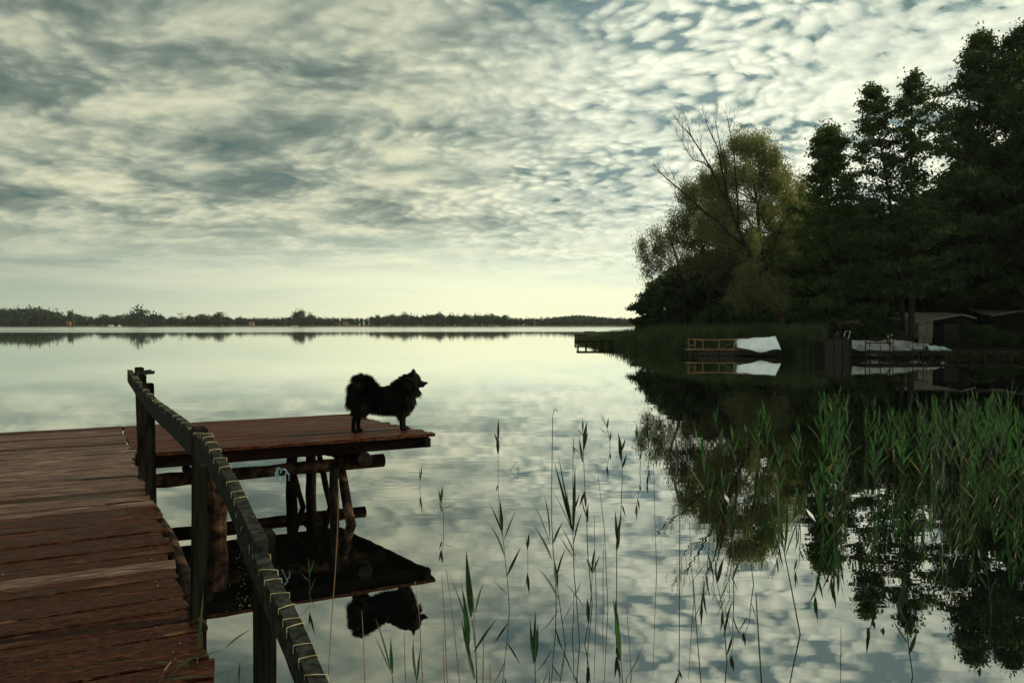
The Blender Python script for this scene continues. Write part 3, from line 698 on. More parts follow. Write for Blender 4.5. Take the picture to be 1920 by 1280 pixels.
place_tree('alder_tree', 'tall dark tree standing just beyond the right edge of the view', A4, (X(2030, 54), 54, .3), 3.9, 1.0)
for px_, d_, lb in ((48.0, 58, 'added unseen dark tree well outside the right edge of the view, beyond the camp'), (40.5, 46.5, 'added unseen dark tree outside the right edge of the view by the shore')):  # unseen trees carrying the wood on, added to shade the awnings and tarp
    place_tree('alder_tree', lb, A4, (px_, d_, .3), d_, .95)  # added trees out of view, for shade
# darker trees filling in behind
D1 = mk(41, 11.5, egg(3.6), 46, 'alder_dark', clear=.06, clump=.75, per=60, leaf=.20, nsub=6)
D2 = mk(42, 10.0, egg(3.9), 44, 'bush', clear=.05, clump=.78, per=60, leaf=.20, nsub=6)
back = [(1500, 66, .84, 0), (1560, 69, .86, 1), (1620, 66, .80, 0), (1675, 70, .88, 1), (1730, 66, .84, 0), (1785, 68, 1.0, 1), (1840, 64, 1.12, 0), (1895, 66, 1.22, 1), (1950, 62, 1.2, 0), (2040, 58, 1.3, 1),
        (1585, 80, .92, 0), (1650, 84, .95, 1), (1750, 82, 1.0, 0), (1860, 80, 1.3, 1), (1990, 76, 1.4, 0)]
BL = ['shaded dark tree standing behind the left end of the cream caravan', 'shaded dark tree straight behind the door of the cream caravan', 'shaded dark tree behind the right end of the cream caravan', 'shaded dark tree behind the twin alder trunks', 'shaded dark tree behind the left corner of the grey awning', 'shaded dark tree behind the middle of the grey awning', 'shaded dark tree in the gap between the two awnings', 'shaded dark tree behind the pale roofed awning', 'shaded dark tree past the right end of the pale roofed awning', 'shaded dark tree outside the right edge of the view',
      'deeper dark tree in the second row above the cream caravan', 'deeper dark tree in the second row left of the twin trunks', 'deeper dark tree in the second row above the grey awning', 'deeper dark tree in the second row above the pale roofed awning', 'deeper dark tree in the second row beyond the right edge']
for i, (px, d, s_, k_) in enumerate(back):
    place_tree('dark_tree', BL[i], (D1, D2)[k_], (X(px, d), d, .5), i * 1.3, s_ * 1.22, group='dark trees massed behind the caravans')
# the rounded dark mass at the left end of the wood
BM = [mk(51, 6.4, egg(2.9), 44, 'bush', ragged=.6, clear=.03, clump=.52, per=70, leaf=.15, trunk_r=.14), mk(52, 7.6, egg(3.0), 48, 'bush', ragged=.6, clear=.04, clump=.54, per=70, leaf=.15, trunk_r=.16)]
place_tree('leafy_tree', 'low dark green tree at the left tip of the wood, leaning out over the lake', BM[0], (X(1238, 84), 84, .2), 0, .98)
for i, (px, d, k_, s_, lb) in enumerate([(1275, 80, 1, 1.0, 'rounded dark green tree second from the left tip of the wood'), (1320, 76, 1, 1.14, 'rounded dark green tree left of the leaning dead willow'),
        (1368, 73, 0, 1.28, 'dark green tree low behind the covered boat'), (1420, 70, 1, 1.2, 'dark green tree behind the leaning trunk of the dead willow'), (1470, 66, 0, 1.25, 'dark bushy tree between the willow trunk and the caravan'), (1350, 92, 1, 1.35, 'dark tree deep in the wood behind the willow')]):
    place_tree('leafy_tree', lb, BM[k_], (X(px, d), d, .2), i * 2.1 + 1, s_)
# willow, pale olive
def willow(seed, clusters, leafm, name, label, base, trunk_pts, size=.085, per=330, hang=.9):
    r = random.Random(seed); rs_ = np.random.RandomState(seed); C = []; tk = MB()
    for (px, py, d, rx, rz_) in clusters:
        c = at(px, py, d)
        nsub = max(6, int(rx * rz_ * 30 + 5))
        for k_ in range(nsub):
            q = Vector((r.gauss(0, .45) * rx, r.gauss(0, .55) * rx, r.gauss(0, .42) * rz_)) + c
            n_ = int(per / 4 * r.uniform(.4, 1.3)); s_ = r.uniform(.22, .58)
            g = rs_.normal(size=(n_, 3)) * np.array([s_ * .7, s_ * .7, s_ * 1.1]) + np.array(q)[None, :]; C.append(g)
        # a limb reaching into each cluster
        lo_ = [Vector(q) for q in trunk_pts[1:-1] if q[2] < c.z - .3] or [Vector(trunk_pts[1])]; b = lo_[-1]
        tk.tube([b, b.lerp(c, .5) + Vector((r.uniform(-.3, .3), 0, r.uniform(-.1, .5))), c], [.06, .035, .012], 5, cap=False)
    tk.tube(trunk_pts, [.22 * (1 - .9 * i / (len(trunk_pts) - 1)) for i in range(len(trunk_pts))], 8)
    C = np.concatenate(C); o = empty(name, base, 0, label, 'tree', TREEG); L = leaves(C, size, rs_, .32, hang=hang)
    mt = tk.build('trunk', M['deadwood'] if leafm == 'willow' else M['trunk'], o, True); cr = link('crown', np_quads('crown', L, M[leafm]), o)
    for q in (mt, cr): q.location = -Vector(base)
    return o
d = 61
tpw = [(X(1430, d), d, .2), at(1436, 520, d), at(1424, 440, d), at(1420, 380, d), at(1408, 320, d), at(1405, 270, d)]
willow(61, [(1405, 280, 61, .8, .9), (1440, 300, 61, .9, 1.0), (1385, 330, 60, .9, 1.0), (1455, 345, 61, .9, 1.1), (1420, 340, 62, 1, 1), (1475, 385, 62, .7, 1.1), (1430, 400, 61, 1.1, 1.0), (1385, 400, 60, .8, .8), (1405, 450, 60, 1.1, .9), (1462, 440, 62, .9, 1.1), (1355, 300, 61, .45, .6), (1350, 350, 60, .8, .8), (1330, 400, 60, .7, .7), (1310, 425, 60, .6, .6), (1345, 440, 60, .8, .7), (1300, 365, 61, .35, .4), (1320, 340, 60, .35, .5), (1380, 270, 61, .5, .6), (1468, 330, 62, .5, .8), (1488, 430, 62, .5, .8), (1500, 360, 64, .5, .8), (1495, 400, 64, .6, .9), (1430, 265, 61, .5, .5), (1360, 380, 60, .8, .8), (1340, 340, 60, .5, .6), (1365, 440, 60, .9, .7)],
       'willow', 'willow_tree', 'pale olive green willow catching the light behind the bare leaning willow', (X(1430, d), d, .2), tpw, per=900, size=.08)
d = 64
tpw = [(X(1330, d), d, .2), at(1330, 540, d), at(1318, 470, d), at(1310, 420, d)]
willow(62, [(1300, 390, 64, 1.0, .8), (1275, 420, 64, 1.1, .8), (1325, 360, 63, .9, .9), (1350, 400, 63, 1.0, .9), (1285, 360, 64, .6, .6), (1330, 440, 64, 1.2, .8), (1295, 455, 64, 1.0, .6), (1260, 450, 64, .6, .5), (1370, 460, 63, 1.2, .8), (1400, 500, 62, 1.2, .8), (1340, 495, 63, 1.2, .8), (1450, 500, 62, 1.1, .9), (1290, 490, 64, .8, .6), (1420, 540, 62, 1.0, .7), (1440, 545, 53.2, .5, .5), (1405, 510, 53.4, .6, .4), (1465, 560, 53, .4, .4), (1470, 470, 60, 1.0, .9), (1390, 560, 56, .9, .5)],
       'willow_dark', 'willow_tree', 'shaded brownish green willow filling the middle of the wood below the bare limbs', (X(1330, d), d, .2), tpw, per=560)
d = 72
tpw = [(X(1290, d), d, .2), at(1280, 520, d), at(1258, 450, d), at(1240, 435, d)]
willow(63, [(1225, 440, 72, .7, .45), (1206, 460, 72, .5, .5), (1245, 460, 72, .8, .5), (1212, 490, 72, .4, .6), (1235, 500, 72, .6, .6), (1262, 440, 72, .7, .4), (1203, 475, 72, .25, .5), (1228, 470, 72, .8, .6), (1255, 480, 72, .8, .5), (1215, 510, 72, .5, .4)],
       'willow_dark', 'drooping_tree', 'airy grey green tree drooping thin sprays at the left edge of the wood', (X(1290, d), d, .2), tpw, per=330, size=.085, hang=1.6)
# the leaning, nearly dead willow with bare limbs
dw = empty('dead_willow', (X(1478, 54), 54, .25), 0, 'leaning half dead willow with long bare limbs reaching over the lake', 'tree', TREEG)
tw_ = MB(); lb_ = MB(); rr_ = random.Random(77); base = Vector(dw.location)
def T(px, py, d): return at(px, py, d) - base
trk = [Vector((0, 0, -.5)), T(1462, 590, 54), T(1452, 545, 54), T(1430, 510, 54), T(1412, 485, 54), T(1398, 462, 54)]
MB().tube(trk, [.36, .30, .25, .22, .19, .17], 9, wob=.06, rnd=rr_).build('trunk', M['deadwood'], dw, True)
def twig(q, dr, L, r0, lvl):
    n_ = 5; P = [q]; cur = q; dd = dr.normalized()
    for i in range(n_):
        dd = (dd + Vector((rr_.uniform(-.22, .22), rr_.uniform(-.22, .22), rr_.uniform(-.12, .20)))).normalized(); cur = cur + dd * L / n_; P.append(cur)
    (lb_ if lvl < 1 else tw_).tube(P, [max(.006, r0 * (1 - .8 * i / n_)) for i in range(n_ + 1)], 3 if lvl > 0 else 4, cap=False)
    if lvl < 3:
        for k_ in range(rr_.randint(2, 4)):
            i = rr_.randint(1, n_); dq = (P[i] - P[i - 1]).normalized(); s_ = Vector((rr_.uniform(-1, 1), rr_.uniform(-1, 1), rr_.uniform(-.2, .9)))
            twig(P[i], dq * .9 + s_ * .75, L * rr_.uniform(.35, .65), r0 * .5, lvl + 1)
mains = [([(1398, 462), (1385, 430), (1372, 395), (1352, 355), (1335, 320), (1318, 290), (1300, 262), (1284, 240)], .13),
         ([(1372, 395), (1360, 350), (1352, 310), (1345, 275), (1330, 245), (1322, 222)], .08),
         ([(1360, 360), (1362, 320), (1352, 285), (1346, 250), (1338, 215)], .06),
         ([(1398, 462), (1370, 440), (1345, 415), (1318, 395), (1295, 372), (1270, 352), (1250, 335), (1232, 318)], .11),
         ([(1318, 395), (1290, 385), (1272, 372), (1255, 345)], .05),
         ([(1385, 430), (1384, 385), (1380, 340), (1376, 290), (1370, 250), (1364, 222)], .07),
         ([(1300, 262), (1292, 250), (1280, 236)], .04),
         ([(1335, 320), (1320, 305), (1300, 300), (1285, 280), (1278, 262)], .05),
         ([(1412, 485), (1370, 500), (1330, 503), (1300, 505), (1275, 512)], .05),
         ([(1412, 485), (1380, 470), (1340, 460), (1300, 450), (1275, 440)], .05),
         ([(1430, 510), (1450, 470), (1458, 440), (1466, 420)], .06)]
for pts, r0 in mains:
    dj = rr_.uniform(-1.4, 1.4); P = [T(px, py, 54 + dj * i / len(pts)) for i, (px, py) in enumerate(pts)]
    lb_.tube(P, [r0 * (1 - .8 * i / (len(P) - 1)) for i in range(len(P))], 6, wob=.05, rnd=rr_)
    for i in range(1, len(P)):
        for k_ in range(2 if r0 > .06 else 3):
            dq = (P[i] - P[i - 1]).normalized(); s_ = Vector((rr_.uniform(-1, 1), rr_.uniform(-1, 1), rr_.uniform(-.3, .9)))
            twig(P[i - 1].lerp(P[i], rr_.random()), dq + s_ * .7, rr_.uniform(.7, 1.5), r0 * .3 * (1 - .5 * i / len(P)), 1)
lb_.build('limb', M['deadwood'], dw, True); to = tw_.build('twigs', M['deadwood'], dw); tag(to, kind='stuff')
# shrubs along the water and under the trees
SB = []
for sd_ in (71, 72):
    tk, q = limb_tree(sd_, 1.9, egg(1.1), 22, clear=.02, clump=.34, per=60, leaf=.09, trunk_r=.05, nsub=5)
    SB.append((tk.mesh('trunk', M['trunk'], True), np_quads('crown', q, M['bush'])))
SL = ['dark shrub at the left tip of the bank behind the reeds', 'dark shrub second from the left tip of the bank', 'dark shrub left of the railed jetty behind the reeds', 'dark shrub straight behind the railed jetty', 'dark shrub behind the left half of the white covered boat', 'dark shrub at the foot of the leaning dead willow', 'dark shrub right of the foot of the dead willow', 'dark shrub between the reed bed and the dark shelter', 'low dark shrub beside the left end of the cream caravan']
for i, (px, d, s_) in enumerate([(1215, 90, 1.2), (1260, 82, 1.3), (1310, 74, 1.3), (1350, 68, 1.4), (1400, 62, 1.3), (1440, 59, 1.1), (1480, 60, 1.3), (1515, 56, 1.2), (1535, 55, .9)]):
    place_tree('shrub', SL[i], SB[i % 2], (X(px, d), d, .35), i * 1.9, s_, 'shrub', 'shrubs under the trees on the right bank')
place_tree('shrub', 'dark shrub standing in the gap between the two awnings', SB[0], (X(1842, 51.5), 51.5, .4), 4, .68, 'shrub', None)
place_tree('shrub', 'low dark shrub in front of the pale roofed awning', SB[1], (X(1890, 51.5), 51.5, .4), 5, .5, 'shrub', None)
place_tree('shrub', 'leafy shrub growing in front of the caravan', SB[0], (X(1602, 54), 54, .4), 2, .72, 'shrub', None)
place_tree('shrub', 'dark rounded shrub between the caravan and the pale awning', SB[1], (X(1650, 53.5), 53.5, .4), 3, .95, 'shrub', None)
bl = empty('flowering_shrub', (X(1660, 52.4), 52.4, .4), 0, 'small shrub with white blossom left of the twin tree trunks', 'shrub')
rs_ = np.random.RandomState(9); cc_ = rs_.normal(size=(420, 3)) * np.array([.42, .3, .32]) + np.array([0, 0, .55])
link('foliage', np_quads('flowering_foliage', leaves(cc_, .07, rs_, .6), M['bush']), bl)
g = np.concatenate([rs_.normal(size=(22, 3)) * .05 + np.array([x_, -.25, z_]) for x_, z_ in ((-.45, .3), (-.3, .38), (-.1, .42), (.05, .72), (.28, .8), (.16, .55), (.32, .36), (-.2, .2))])
link('blossom', np_quads('blossom', leaves(g, .035, rs_, .9), M['blossom']), bl)

# ================================================================ caravans, awnings
def PXM(d): return d / F
d = 57
cv = empty('caravan', (X(1596, d), d, .45), 0, 'cream caravan half hidden by leaves at the left of the camp', 'caravan')
mb = MB(); mb.box((0, 1.0, .95), (3.9, 2.0, 1.5))
body_c = mb.build('body', M['cream'], cv); bv = body_c.modifiers.new('b', 'BEVEL'); bv.width = .14; bv.segments = 3
MB().box((0, 1.0, 1.73), (3.7, 1.9, .07)).build('roof', M['cream'], cv)
for wx, ww in ((-1.35, .65), (.9, 1.0)):
    f_ = MB().box((wx, -.012, 1.15), (ww + .08, .03, .56)).build('window_frame', M['whitepaint'], cv); MB().box((wx, -.033, 1.15), (ww, .02, .48)).build('pane', M['glass'], f_)
dr_ = MB().box((-.35, -.012, .82), (.66, .03, 1.2)).build('door', M['canvas_dark'], cv); MB().box((-.10, -.04, .85), (.05, .04, .12)).build('handle', M['metal'], dr_)
for wx in (-.5, .5):
    e = MB().tube([(wx * 1.2, .10, .22), (wx * 1.2, -.02, .22)], .27, 16).build('wheel', M['hull'], cv)
def awning(name, px0, px1, dd, eave_y, ridge_y, label, opening=True, rz=0.0, back_y=585.5, pk=.77):
    w_ = (px1 - px0) / F * dd; zg = .45; ez = at(960, eave_y, dd).z - zg; rz_ = at(960, ridge_y, dd).z - zg
    o = empty(name, (X((px0 + px1) / 2, dd), dd, zg), rz, label, 'awning'); r = random.Random(int(px0))
    def front(u): return ez + (rz_ - ez) * max(0, (u / pk if u < pk else 1 - .45 * (u - pk) / (1 - pk)))
    mb = MB(); nx, ny = 12, 6; D_ = 3.0
    for j in range(ny + 1):
        for i in range(nx + 1):
            u = i / nx; v_ = j / ny; x_ = (u - .5) * w_ * 1.04; fh = front(u); hb = at(960, back_y, dd + D_).z - zg; h_ = fh + (hb - fh) * v_ - .06 * math.sin(v_ * math.pi) + r.uniform(-.012, .012)
            mb.v.append((x_, -.12 + v_ * D_, h_))
    for j in range(ny):
        for i in range(nx): mb.f.append((j * (nx + 1) + i, j * (nx + 1) + i + 1, (j + 1) * (nx + 1) + i + 1, (j + 1) * (nx + 1) + i)); mb.mi.append(0)
    rf = mb.build('roof', M['canvas'], o, True); s_ = rf.modifiers.new('s', 'SOLIDIFY'); s_.thickness = .03
    # valance
    mb = MB(); 
    for i in range(nx):
        a, b = rf.data.vertices[i].co, rf.data.vertices[i + 1].co
        mb.add([(a.x, a.y - .02, a.z), (b.x, b.y - .02, b.z), (b.x, b.y - .03, b.z - .10), (a.x, a.y - .03, a.z - .10)], [(0, 1, 2, 3)])
    q = mb.build('valance', M['canvas'], o); s_ = q.modifiers.new('s', 'SOLIDIFY'); s_.thickness = .015
    def wall(x0, x1, m_, nm, y_=0, fold=.05):
        mb = MB(); k_ = max(3, int((x1 - x0) / .12))
        for i in range(k_ + 1):
            x_ = x0 + (x1 - x0) * i / k_; u = x_ / w_ + .5; h_ = front(u) - .04; yy = y_ + (fold if i % 2 else -fold) * .6 + r.uniform(-.02, .02)
            mb.v += [(x_, yy, -.1), (x_ * 1.0, y_ + (yy - y_) * .5, h_ * .5), (x_, y_, h_)]
        for i in range(k_):
            for j in range(2): mb.f.append((i * 3 + j, i * 3 + 3 + j, i * 3 + 4 + j, i * 3 + 1 + j)); mb.mi.append(0)
        q = mb.build(nm, M[m_], o); s2 = q.modifiers.new('s', 'SOLIDIFY'); s2.thickness = .02
    if opening:
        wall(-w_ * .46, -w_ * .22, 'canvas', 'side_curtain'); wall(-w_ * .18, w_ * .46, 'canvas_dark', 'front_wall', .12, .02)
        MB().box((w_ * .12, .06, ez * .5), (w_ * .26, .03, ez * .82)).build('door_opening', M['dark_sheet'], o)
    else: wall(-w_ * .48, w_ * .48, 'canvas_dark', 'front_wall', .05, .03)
    for x_ in (-w_ * .49, w_ * .49, -w_ * .20): MB().tube([(x_, -.02, -.2), (x_, -.02, ez - .03)], .025, 6).build('pole', M['post'], o)
    return o
awning('awning', 1718, 1826, 53.5, 604, 588, 'grey canvas awning with a pitched roof and gathered side curtain behind the twin trunks', rz=0)
awning('awning', 1858, 1960, 54.5, 591, 582, 'pale roofed dark walled awning at the right edge of the camp', False, back_y=579, pk=.5)
cr_ = empty('caravan', (X(1728, 58), 58, .45), 0, 'caravan whose cream roof shows above the grey awning', 'caravan')
q = MB().box((0, 1, 1.1), (4.6, 2.1, 1.55)).build('body', M['cream'], cr_); bv = q.modifiers.new('b', 'BEVEL'); bv.width = .16; bv.segments = 3
MB().box((0, 1, 1.92), (4.4, 1.9, .06)).build('roof', M['cream'], cr_)
f_ = MB().box((-1.7, -.06, 1.25), (.8, .03, .5)).build('window_frame', M['whitepaint'], cr_); MB().box((-1.7, -.08, 1.25), (.7, .02, .42)).build('pane', M['glass'], f_)
# folding chair
d = 50.5; chx = empty('folding_chair', (X(1583, d), d, .55), R(25), 'pale framed folding chair by the dark boat shelter', 'chair')
for sy in (-.2, .2):
    MB().tube([(-.25, sy, 0), (.18, sy, .42), ], .018, 5).build('leg', M['metal'], chx); MB().tube([(.22, sy, 0), (-.22, sy, .42)], .018, 5).build('leg', M['metal'], chx)
bk = MB().tube([(.10, -.2, .40), (.32, -.2, .92), (.32, .2, .92), (.10, .2, .40)], .02, 6).build('backrest', M['whitepaint'], chx)
MB().box((-.02, 0, .43), (.42, .42, .03)).build('seat', M['canvas_dark'], chx)

# ================================================================ docks and boats
def dk(name, label, px0, px1, d, deck_py, base_z=-.6, planks=True, depth=1.3, wood='dock_wood', npost=5, rail_py=None, rail_px=None, rails_wood=None, grp=None, pw_=.16):
    x0, x1 = X(px0, d), X(px1, d); zt = at(960, deck_py, d).z; o = empty(name, ((x0 + x1) / 2, d, 0), 0, label, 'jetty', grp); L = x1 - x0
    n_ = max(4, min(60, int(L / pw_))); me = MB().box((0, 0, 0), (L / n_ * .9, depth, .035)).mesh('dock_plank', M[wood]); r = random.Random(int(px0))
    for i in range(n_): link('plank', me, o, (-L / 2 + (i + .5) * L / n_, depth / 2 + r.uniform(-.04, .04), zt + r.uniform(-.008, .008)))
    for y_ in (.1, depth - .1): MB().box((0, y_, zt - .08), (L, .06, .11)).build('beam', M[wood], o)
    for i in range(npost):
        x_ = -L / 2 + .08 + (L - .16) * i / (npost - 1)
        for y_ in (.02, depth - .1): MB().tube([(x_ + r.uniform(-.03, .03), y_, base_z), (x_, y_, zt + r.uniform(-.02, .06))], .045, 6).build('post', M[wood], o)
    return o, zt, L
dk('small_jetty', 'small dark plank jetty on posts sticking out of the far end of the reed bed', 1083, 1178, 68, 638, depth=1.4, npost=7)
dk('small_jetty', 'tiny dark jetty beyond the reed bed, the left one of two', 1097, 1117, 130, 621, depth=1.5, npost=3)
dk('small_jetty', 'long low dark jetty beyond the reed bed, the right one of two', 1121, 1172, 128, 622, depth=1.5, npost=6)
dk('small_jetty', 'low dark jetty lying half hidden at the tip of the reed bed', 1078, 1100, 92, 627, depth=1.2, npost=3)
o, zt, L = dk('railed_jetty', 'sunlit plank jetty with rough orange brown pole rails', 1286, 1394, 48, 654, depth=1.5, npost=6, wood='dock_wood')
zr = at(960, 636, 48).z
MB().box((0, .0, zt - .03), (L + .1, .05, .07)).build('edge_board', M['orange_wood'], o); MB().box((.25, .05, zt * .42), (L - .9, .04, zt * .6)).build('under_deck_shade', M['dark_sheet'], o)  # dark panel added to stand in for the shade below the deck
def hx(px, d=48): return X(px, d) - o.location.x
rr_ = random.Random(3)
for px in (1291, 1303, 1318, 1348, 1376): MB().tube([(hx(px), 0, zt - .05), (hx(px) + rr_.uniform(-.02, .02), 0, zr)], .032, 6).build('rail_post', M['orange_wood'], o)
for a, b, z0, z1 in ((1288, 1384, zr + .02, zr - .03), (1300, 1398, zr - .05, zr + .06), (1290, 1303, zr - .33, zr - .33)): MB().tube([(hx(a), -.05, z0), (hx((a + b) / 2), -.06, (z0 + z1) / 2 - .03), (hx(b), -.05, z1)], [.03, .026, .03], 6).build('rail', M['orange_wood'], o)
MB().tube([(hx(1356), .5, zt), (hx(1375), .3, zr - .2)], .022, 5).build('leaning_pole', M['metal'], o)
# boat under a white tarp
def covered_boat(name, label, px0, px1, d, tarp, low_py, top0, top1, yaw=0., bow_left=True, foot=None):
    x0, x1 = X(px0, d), X(px1, d); L = x1 - x0; o = empty(name, ((x0 + x1) / 2, d + .7, 0), yaw, label, 'boat')
    mb = MB(); ns = 10; rows = []                     # hull
    for i in range(ns + 1):
        t_ = i / ns; wd = .72 * math.sin(math.pi * (.12 + .60 * t_)) ** .7 if bow_left else .72; x_ = -L * .46 + L * .92 * t_; sh = .42 + .16 * (1 - t_) ** 2
        wd *= min(1, .12 + t_ * 2.2)
        mb.v += [(x_, -wd, sh), (x_, -wd * .8, .12), (x_, 0, -.12 + .15 * (1 - t_) ** 3), (x_, wd * .8, .12), (x_, wd, sh)]
    for i in range(ns):
        for j in range(4): mb.f.append((i * 5 + j, i * 5 + 5 + j, i * 5 + 6 + j, i * 5 + 1 + j)); mb.mi.append(0)
    mb.f.append(tuple(ns * 5 + j for j in range(5))); mb.mi.append(0)
    h_ = mb.build('hull', M['hull'], o); s_ = h_.modifiers.new('s', 'SOLIDIFY'); s_.thickness = .03
    zl = at(960, low_py, d).z; za = at(960, top0, d).z; zb = at(960, top1, d).z; r = random.Random(int(px0)); mb = MB(); nx, ny = 18, 12
    for i in range(nx + 1):
        u = i / nx; zt_ = za + (zb - za) * u - .04 * math.sin(u * math.pi * 2) ** 2; wd = .85 * min(1, .45 + u * 2)
        for j in range(ny + 1):
            v_ = j / ny * 2 - 1; prof_ = 1 - abs(v_) ** 1.25; lowz = zl + (.10 * math.sin(u * 9 + j) if j in (0, ny) else 0) + (foot(u) if foot else 0)
            z_ = lowz + (zt_ - lowz) * prof_ + r.uniform(-.012, .012) - .035 * math.sin(u * 22 + v_ * 5) * (1 - prof_) * prof_ * 4
            mb.v.append((-L / 2 + L * u + .12 * (1 - prof_) * (u - .3), v_ * wd * (1 + .03 * math.sin(u * 25)), z_))
    for i in range(nx):
        for j in range(ny): mb.f.append((i * (ny + 1) + j, (i + 1) * (ny + 1) + j, (i + 1) * (ny + 1) + j + 1, i * (ny + 1) + j + 1)); mb.mi.append(0)
    tt = mb.build('cover', M[tarp], o, True); s_ = tt.modifiers.new('s', 'SOLIDIFY'); s_.thickness = .02
    return o
covered_boat('covered_boat', 'boat under a bright white tarp moored beside the orange brown railed jetty', 1386, 1461, 47.5, 'tarp_white', 657, 636, 630, foot=lambda u: .16 * max(0, .18 - u) / .18)
covered_boat('covered_boat', 'boat under a sagging pale grey tarp between the dark shelter and the railed frame', 1598, 1672, 45.5, 'tarp_grey', 664, 636, 640, foot=lambda u: .35 * max(0, .25 - u) / .25)
covered_boat('covered_boat', 'boat under a peaked grey tarp behind the railings of the long jetty', 1676, 1752, 46.5, 'tarp_grey', 660, 634, 645)
bb = covered_boat('covered_boat', 'small boat bow under a pale blue cover at the right end of the grey tarp', 1749, 1783, 45.8, 'tarp_blue', 659, 646, 650)
# dark shelter
d = 44.5; x0, x1 = X(1546, d), X(1596, d); zt = at(960, 636, d).z
sh = empty('boat_shelter', ((x0 + x1) / 2, d, 0), 0, 'dark box shaped boat shelter on brown posts at the water edge', 'shelter')
w_ = x1 - x0
for x_ in (-w_ / 2, w_ / 2, -w_ * .12, w_ * .2):
    MB().box((x_, -.03 if abs(x_) > w_ * .3 else -.015, (zt - .4) / 2), (.05, .06, zt + .8)).build('post', M['dock_wood'], sh)
MB().box((0, -.035, zt), (w_ + .1, .06, .05)).build('top_rail', M['dock_wood'], sh)
n_ = 8; me = MB().box((0, 0, 0), (w_ / n_ * .93, .02, zt - .02)).mesh('panel_board', M['dark_sheet'])
for i in range(n_): link('board', me, sh, (-w_ / 2 + (i + .5) * w_ / n_, .02, zt / 2))
MB().box((0, 1.0, zt - .02), (w_, 2.0, .03)).build('roof', M['dark_sheet'], sh)
# steps and rails left of the shelter
d = 46.5; st_ = empty('landing_ladder', (X(1531, d), d, 0), 0, 'little pale railing with upright slats left of the dark shelter', 'railing')
w_ = 25 / F * d; z1 = at(960, 646, d).z
MB().beam((-w_ / 2, 0, z1), (w_ / 2, 0, z1), .04, .05).build('rail', M['rail'], st_)
for i, f in enumerate((-.45, -.08, .18, .42)): MB().beam((w_ * f, .02, -.4), (w_ * (f + .03), .02, z1 - .03), .05, .04).build('slat', M['rail'], st_)
MB().beam((-w_ * .46, 0, z1), (-w_ * .46, 0, z1 + .32), .04, .04).build('post', M['rail'], st_)
# long jetty with railing frames
o2, zt2, L2 = dk('long_jetty', 'long dark plank jetty with open timber railing frames in front of the covered boats', 1622, 1925, 43.5, 659, depth=1.2, npost=13, pw_=.16)
def h2(px): return X(px, 43.5) - o2.location.x
zt_r = at(960, 635, 43.5).z; zm = at(960, 645, 43.5).z
for px, z_, r_ in ((1622, zt_r, .03), (1630, zm, .022), (1651, zm, .022), (1668, zt_r + .16, .035), (1674, zt_r, .028), (1711, zt_r, .024), (1731, zt_r, .024)):
    MB().tube([(h2(px), -.04, -.6), (h2(px) + .01, -.04, z_)], r_, 6).build('rail_post', M['dock_wood'] if px != 1668 else M['pile'], o2)
for a, b, z_, t_ in ((1622, 1672, zt_r, .05), (1672, 1732, zt_r + .01, .045), (1622, 1672, zm + .06, .06), (1622, 1674, zt2 - .02, .09)): MB().beam((h2(a), -.08, z_), (h2(b), -.08, z_), .05, t_).build('rail', M['dock_wood'], o2)
for a, b in ((1646, 1673), (1683, 1711)):
    z0 = at(960, 668, 43.5).z; z1_ = at(960, 691, 43.5).z
    MB().beam((h2(a), -.1, z0 + .02), (h2(b), -.1, z0 + .02), .04, .05).build('low_rail', M['dock_wood'], o2)
for px, d_, lb in ((1798, 42.8, 'left'), (1852, 43.0, 'right')):
    q = MB().tube([(0, 0, -.5), (.0, 0, at(960, 637, d_).z)], .03, 7).build('mooring_pole', M['pile'], loc=(X(px, d_), d_, 0))
    tag(q, 'thin pale mooring pole against the dark bank, %s' % ('nearer the blue boat cover' if lb == 'left' else 'the farther right of the pair'), 'pole', 'mooring poles')
# ================================================================ reed bed along the bank
def reedbed():
    r = np.random.RandomState(12); Q = []
    # (px, py) outline of the bed's waterline, front edge; sampled between front and back distances
    fr = [(1080, 640), (1100, 643), (1150, 650), (1200, 656), (1250, 659), (1290, 662), (1340, 664), (1400, 663), (1450, 664), (1500, 668), (1545, 669)]
    N = 15000; px = r.uniform(1080, 1545, N); fy = np.interp(px, [q[0] for q in fr], [q[1] for q in fr]); dfront = H * F / (fy - 608)
    dback = np.interp(px, [1080, 1150, 1200, 1300, 1400, 1545], [120, 130, 110, 66, 58, 54]); u = r.uniform(0, 1, N) ** 1.5; d = dfront + (dback - dfront) * u
    keep = ~((px > 1283) & (px < 1462) & (d < 50.5)); px, d = px[keep], d[keep]; n = len(px)
    x = (px - 960) / F * d; h = np.interp(px, [1080, 1120, 1170, 1230, 1545], [.45, .75, 1.15, 1.7, 1.75]) * r.uniform(.65, 1.2, n); w = r.uniform(.010, .028, n) * d / 60
    lx = r.normal(size=n) * .12 * h; ly = r.normal(size=n) * .1; a = r.uniform(-1.2, 1.2, n); cx, cy = np.cos(a) * w, np.sin(a) * w
    B = np.stack([x, d, np.full(n, -.1)], 1); Tt = np.stack([x + lx, d + ly, h], 1); Md = (B + Tt) / 2 - np.stack([lx * .2, ly * .2, -h * .1], 1); s = np.stack([cx, cy, cx * 0], 1)
    q1 = np.stack([B - s * .7, B + s * .7, Md + s, Md - s], 1); q2 = np.stack([Md - s, Md + s, Tt + s * .1, Tt - s * .1], 1)
    return np.concatenate([q1, q2])
q = link('reed_bed', np_quads('reed_bed', reedbed(), M['reedbed'])); tag(q, 'wide bed of dark green reeds fringing the wooded right bank', 'reeds', kind='stuff')

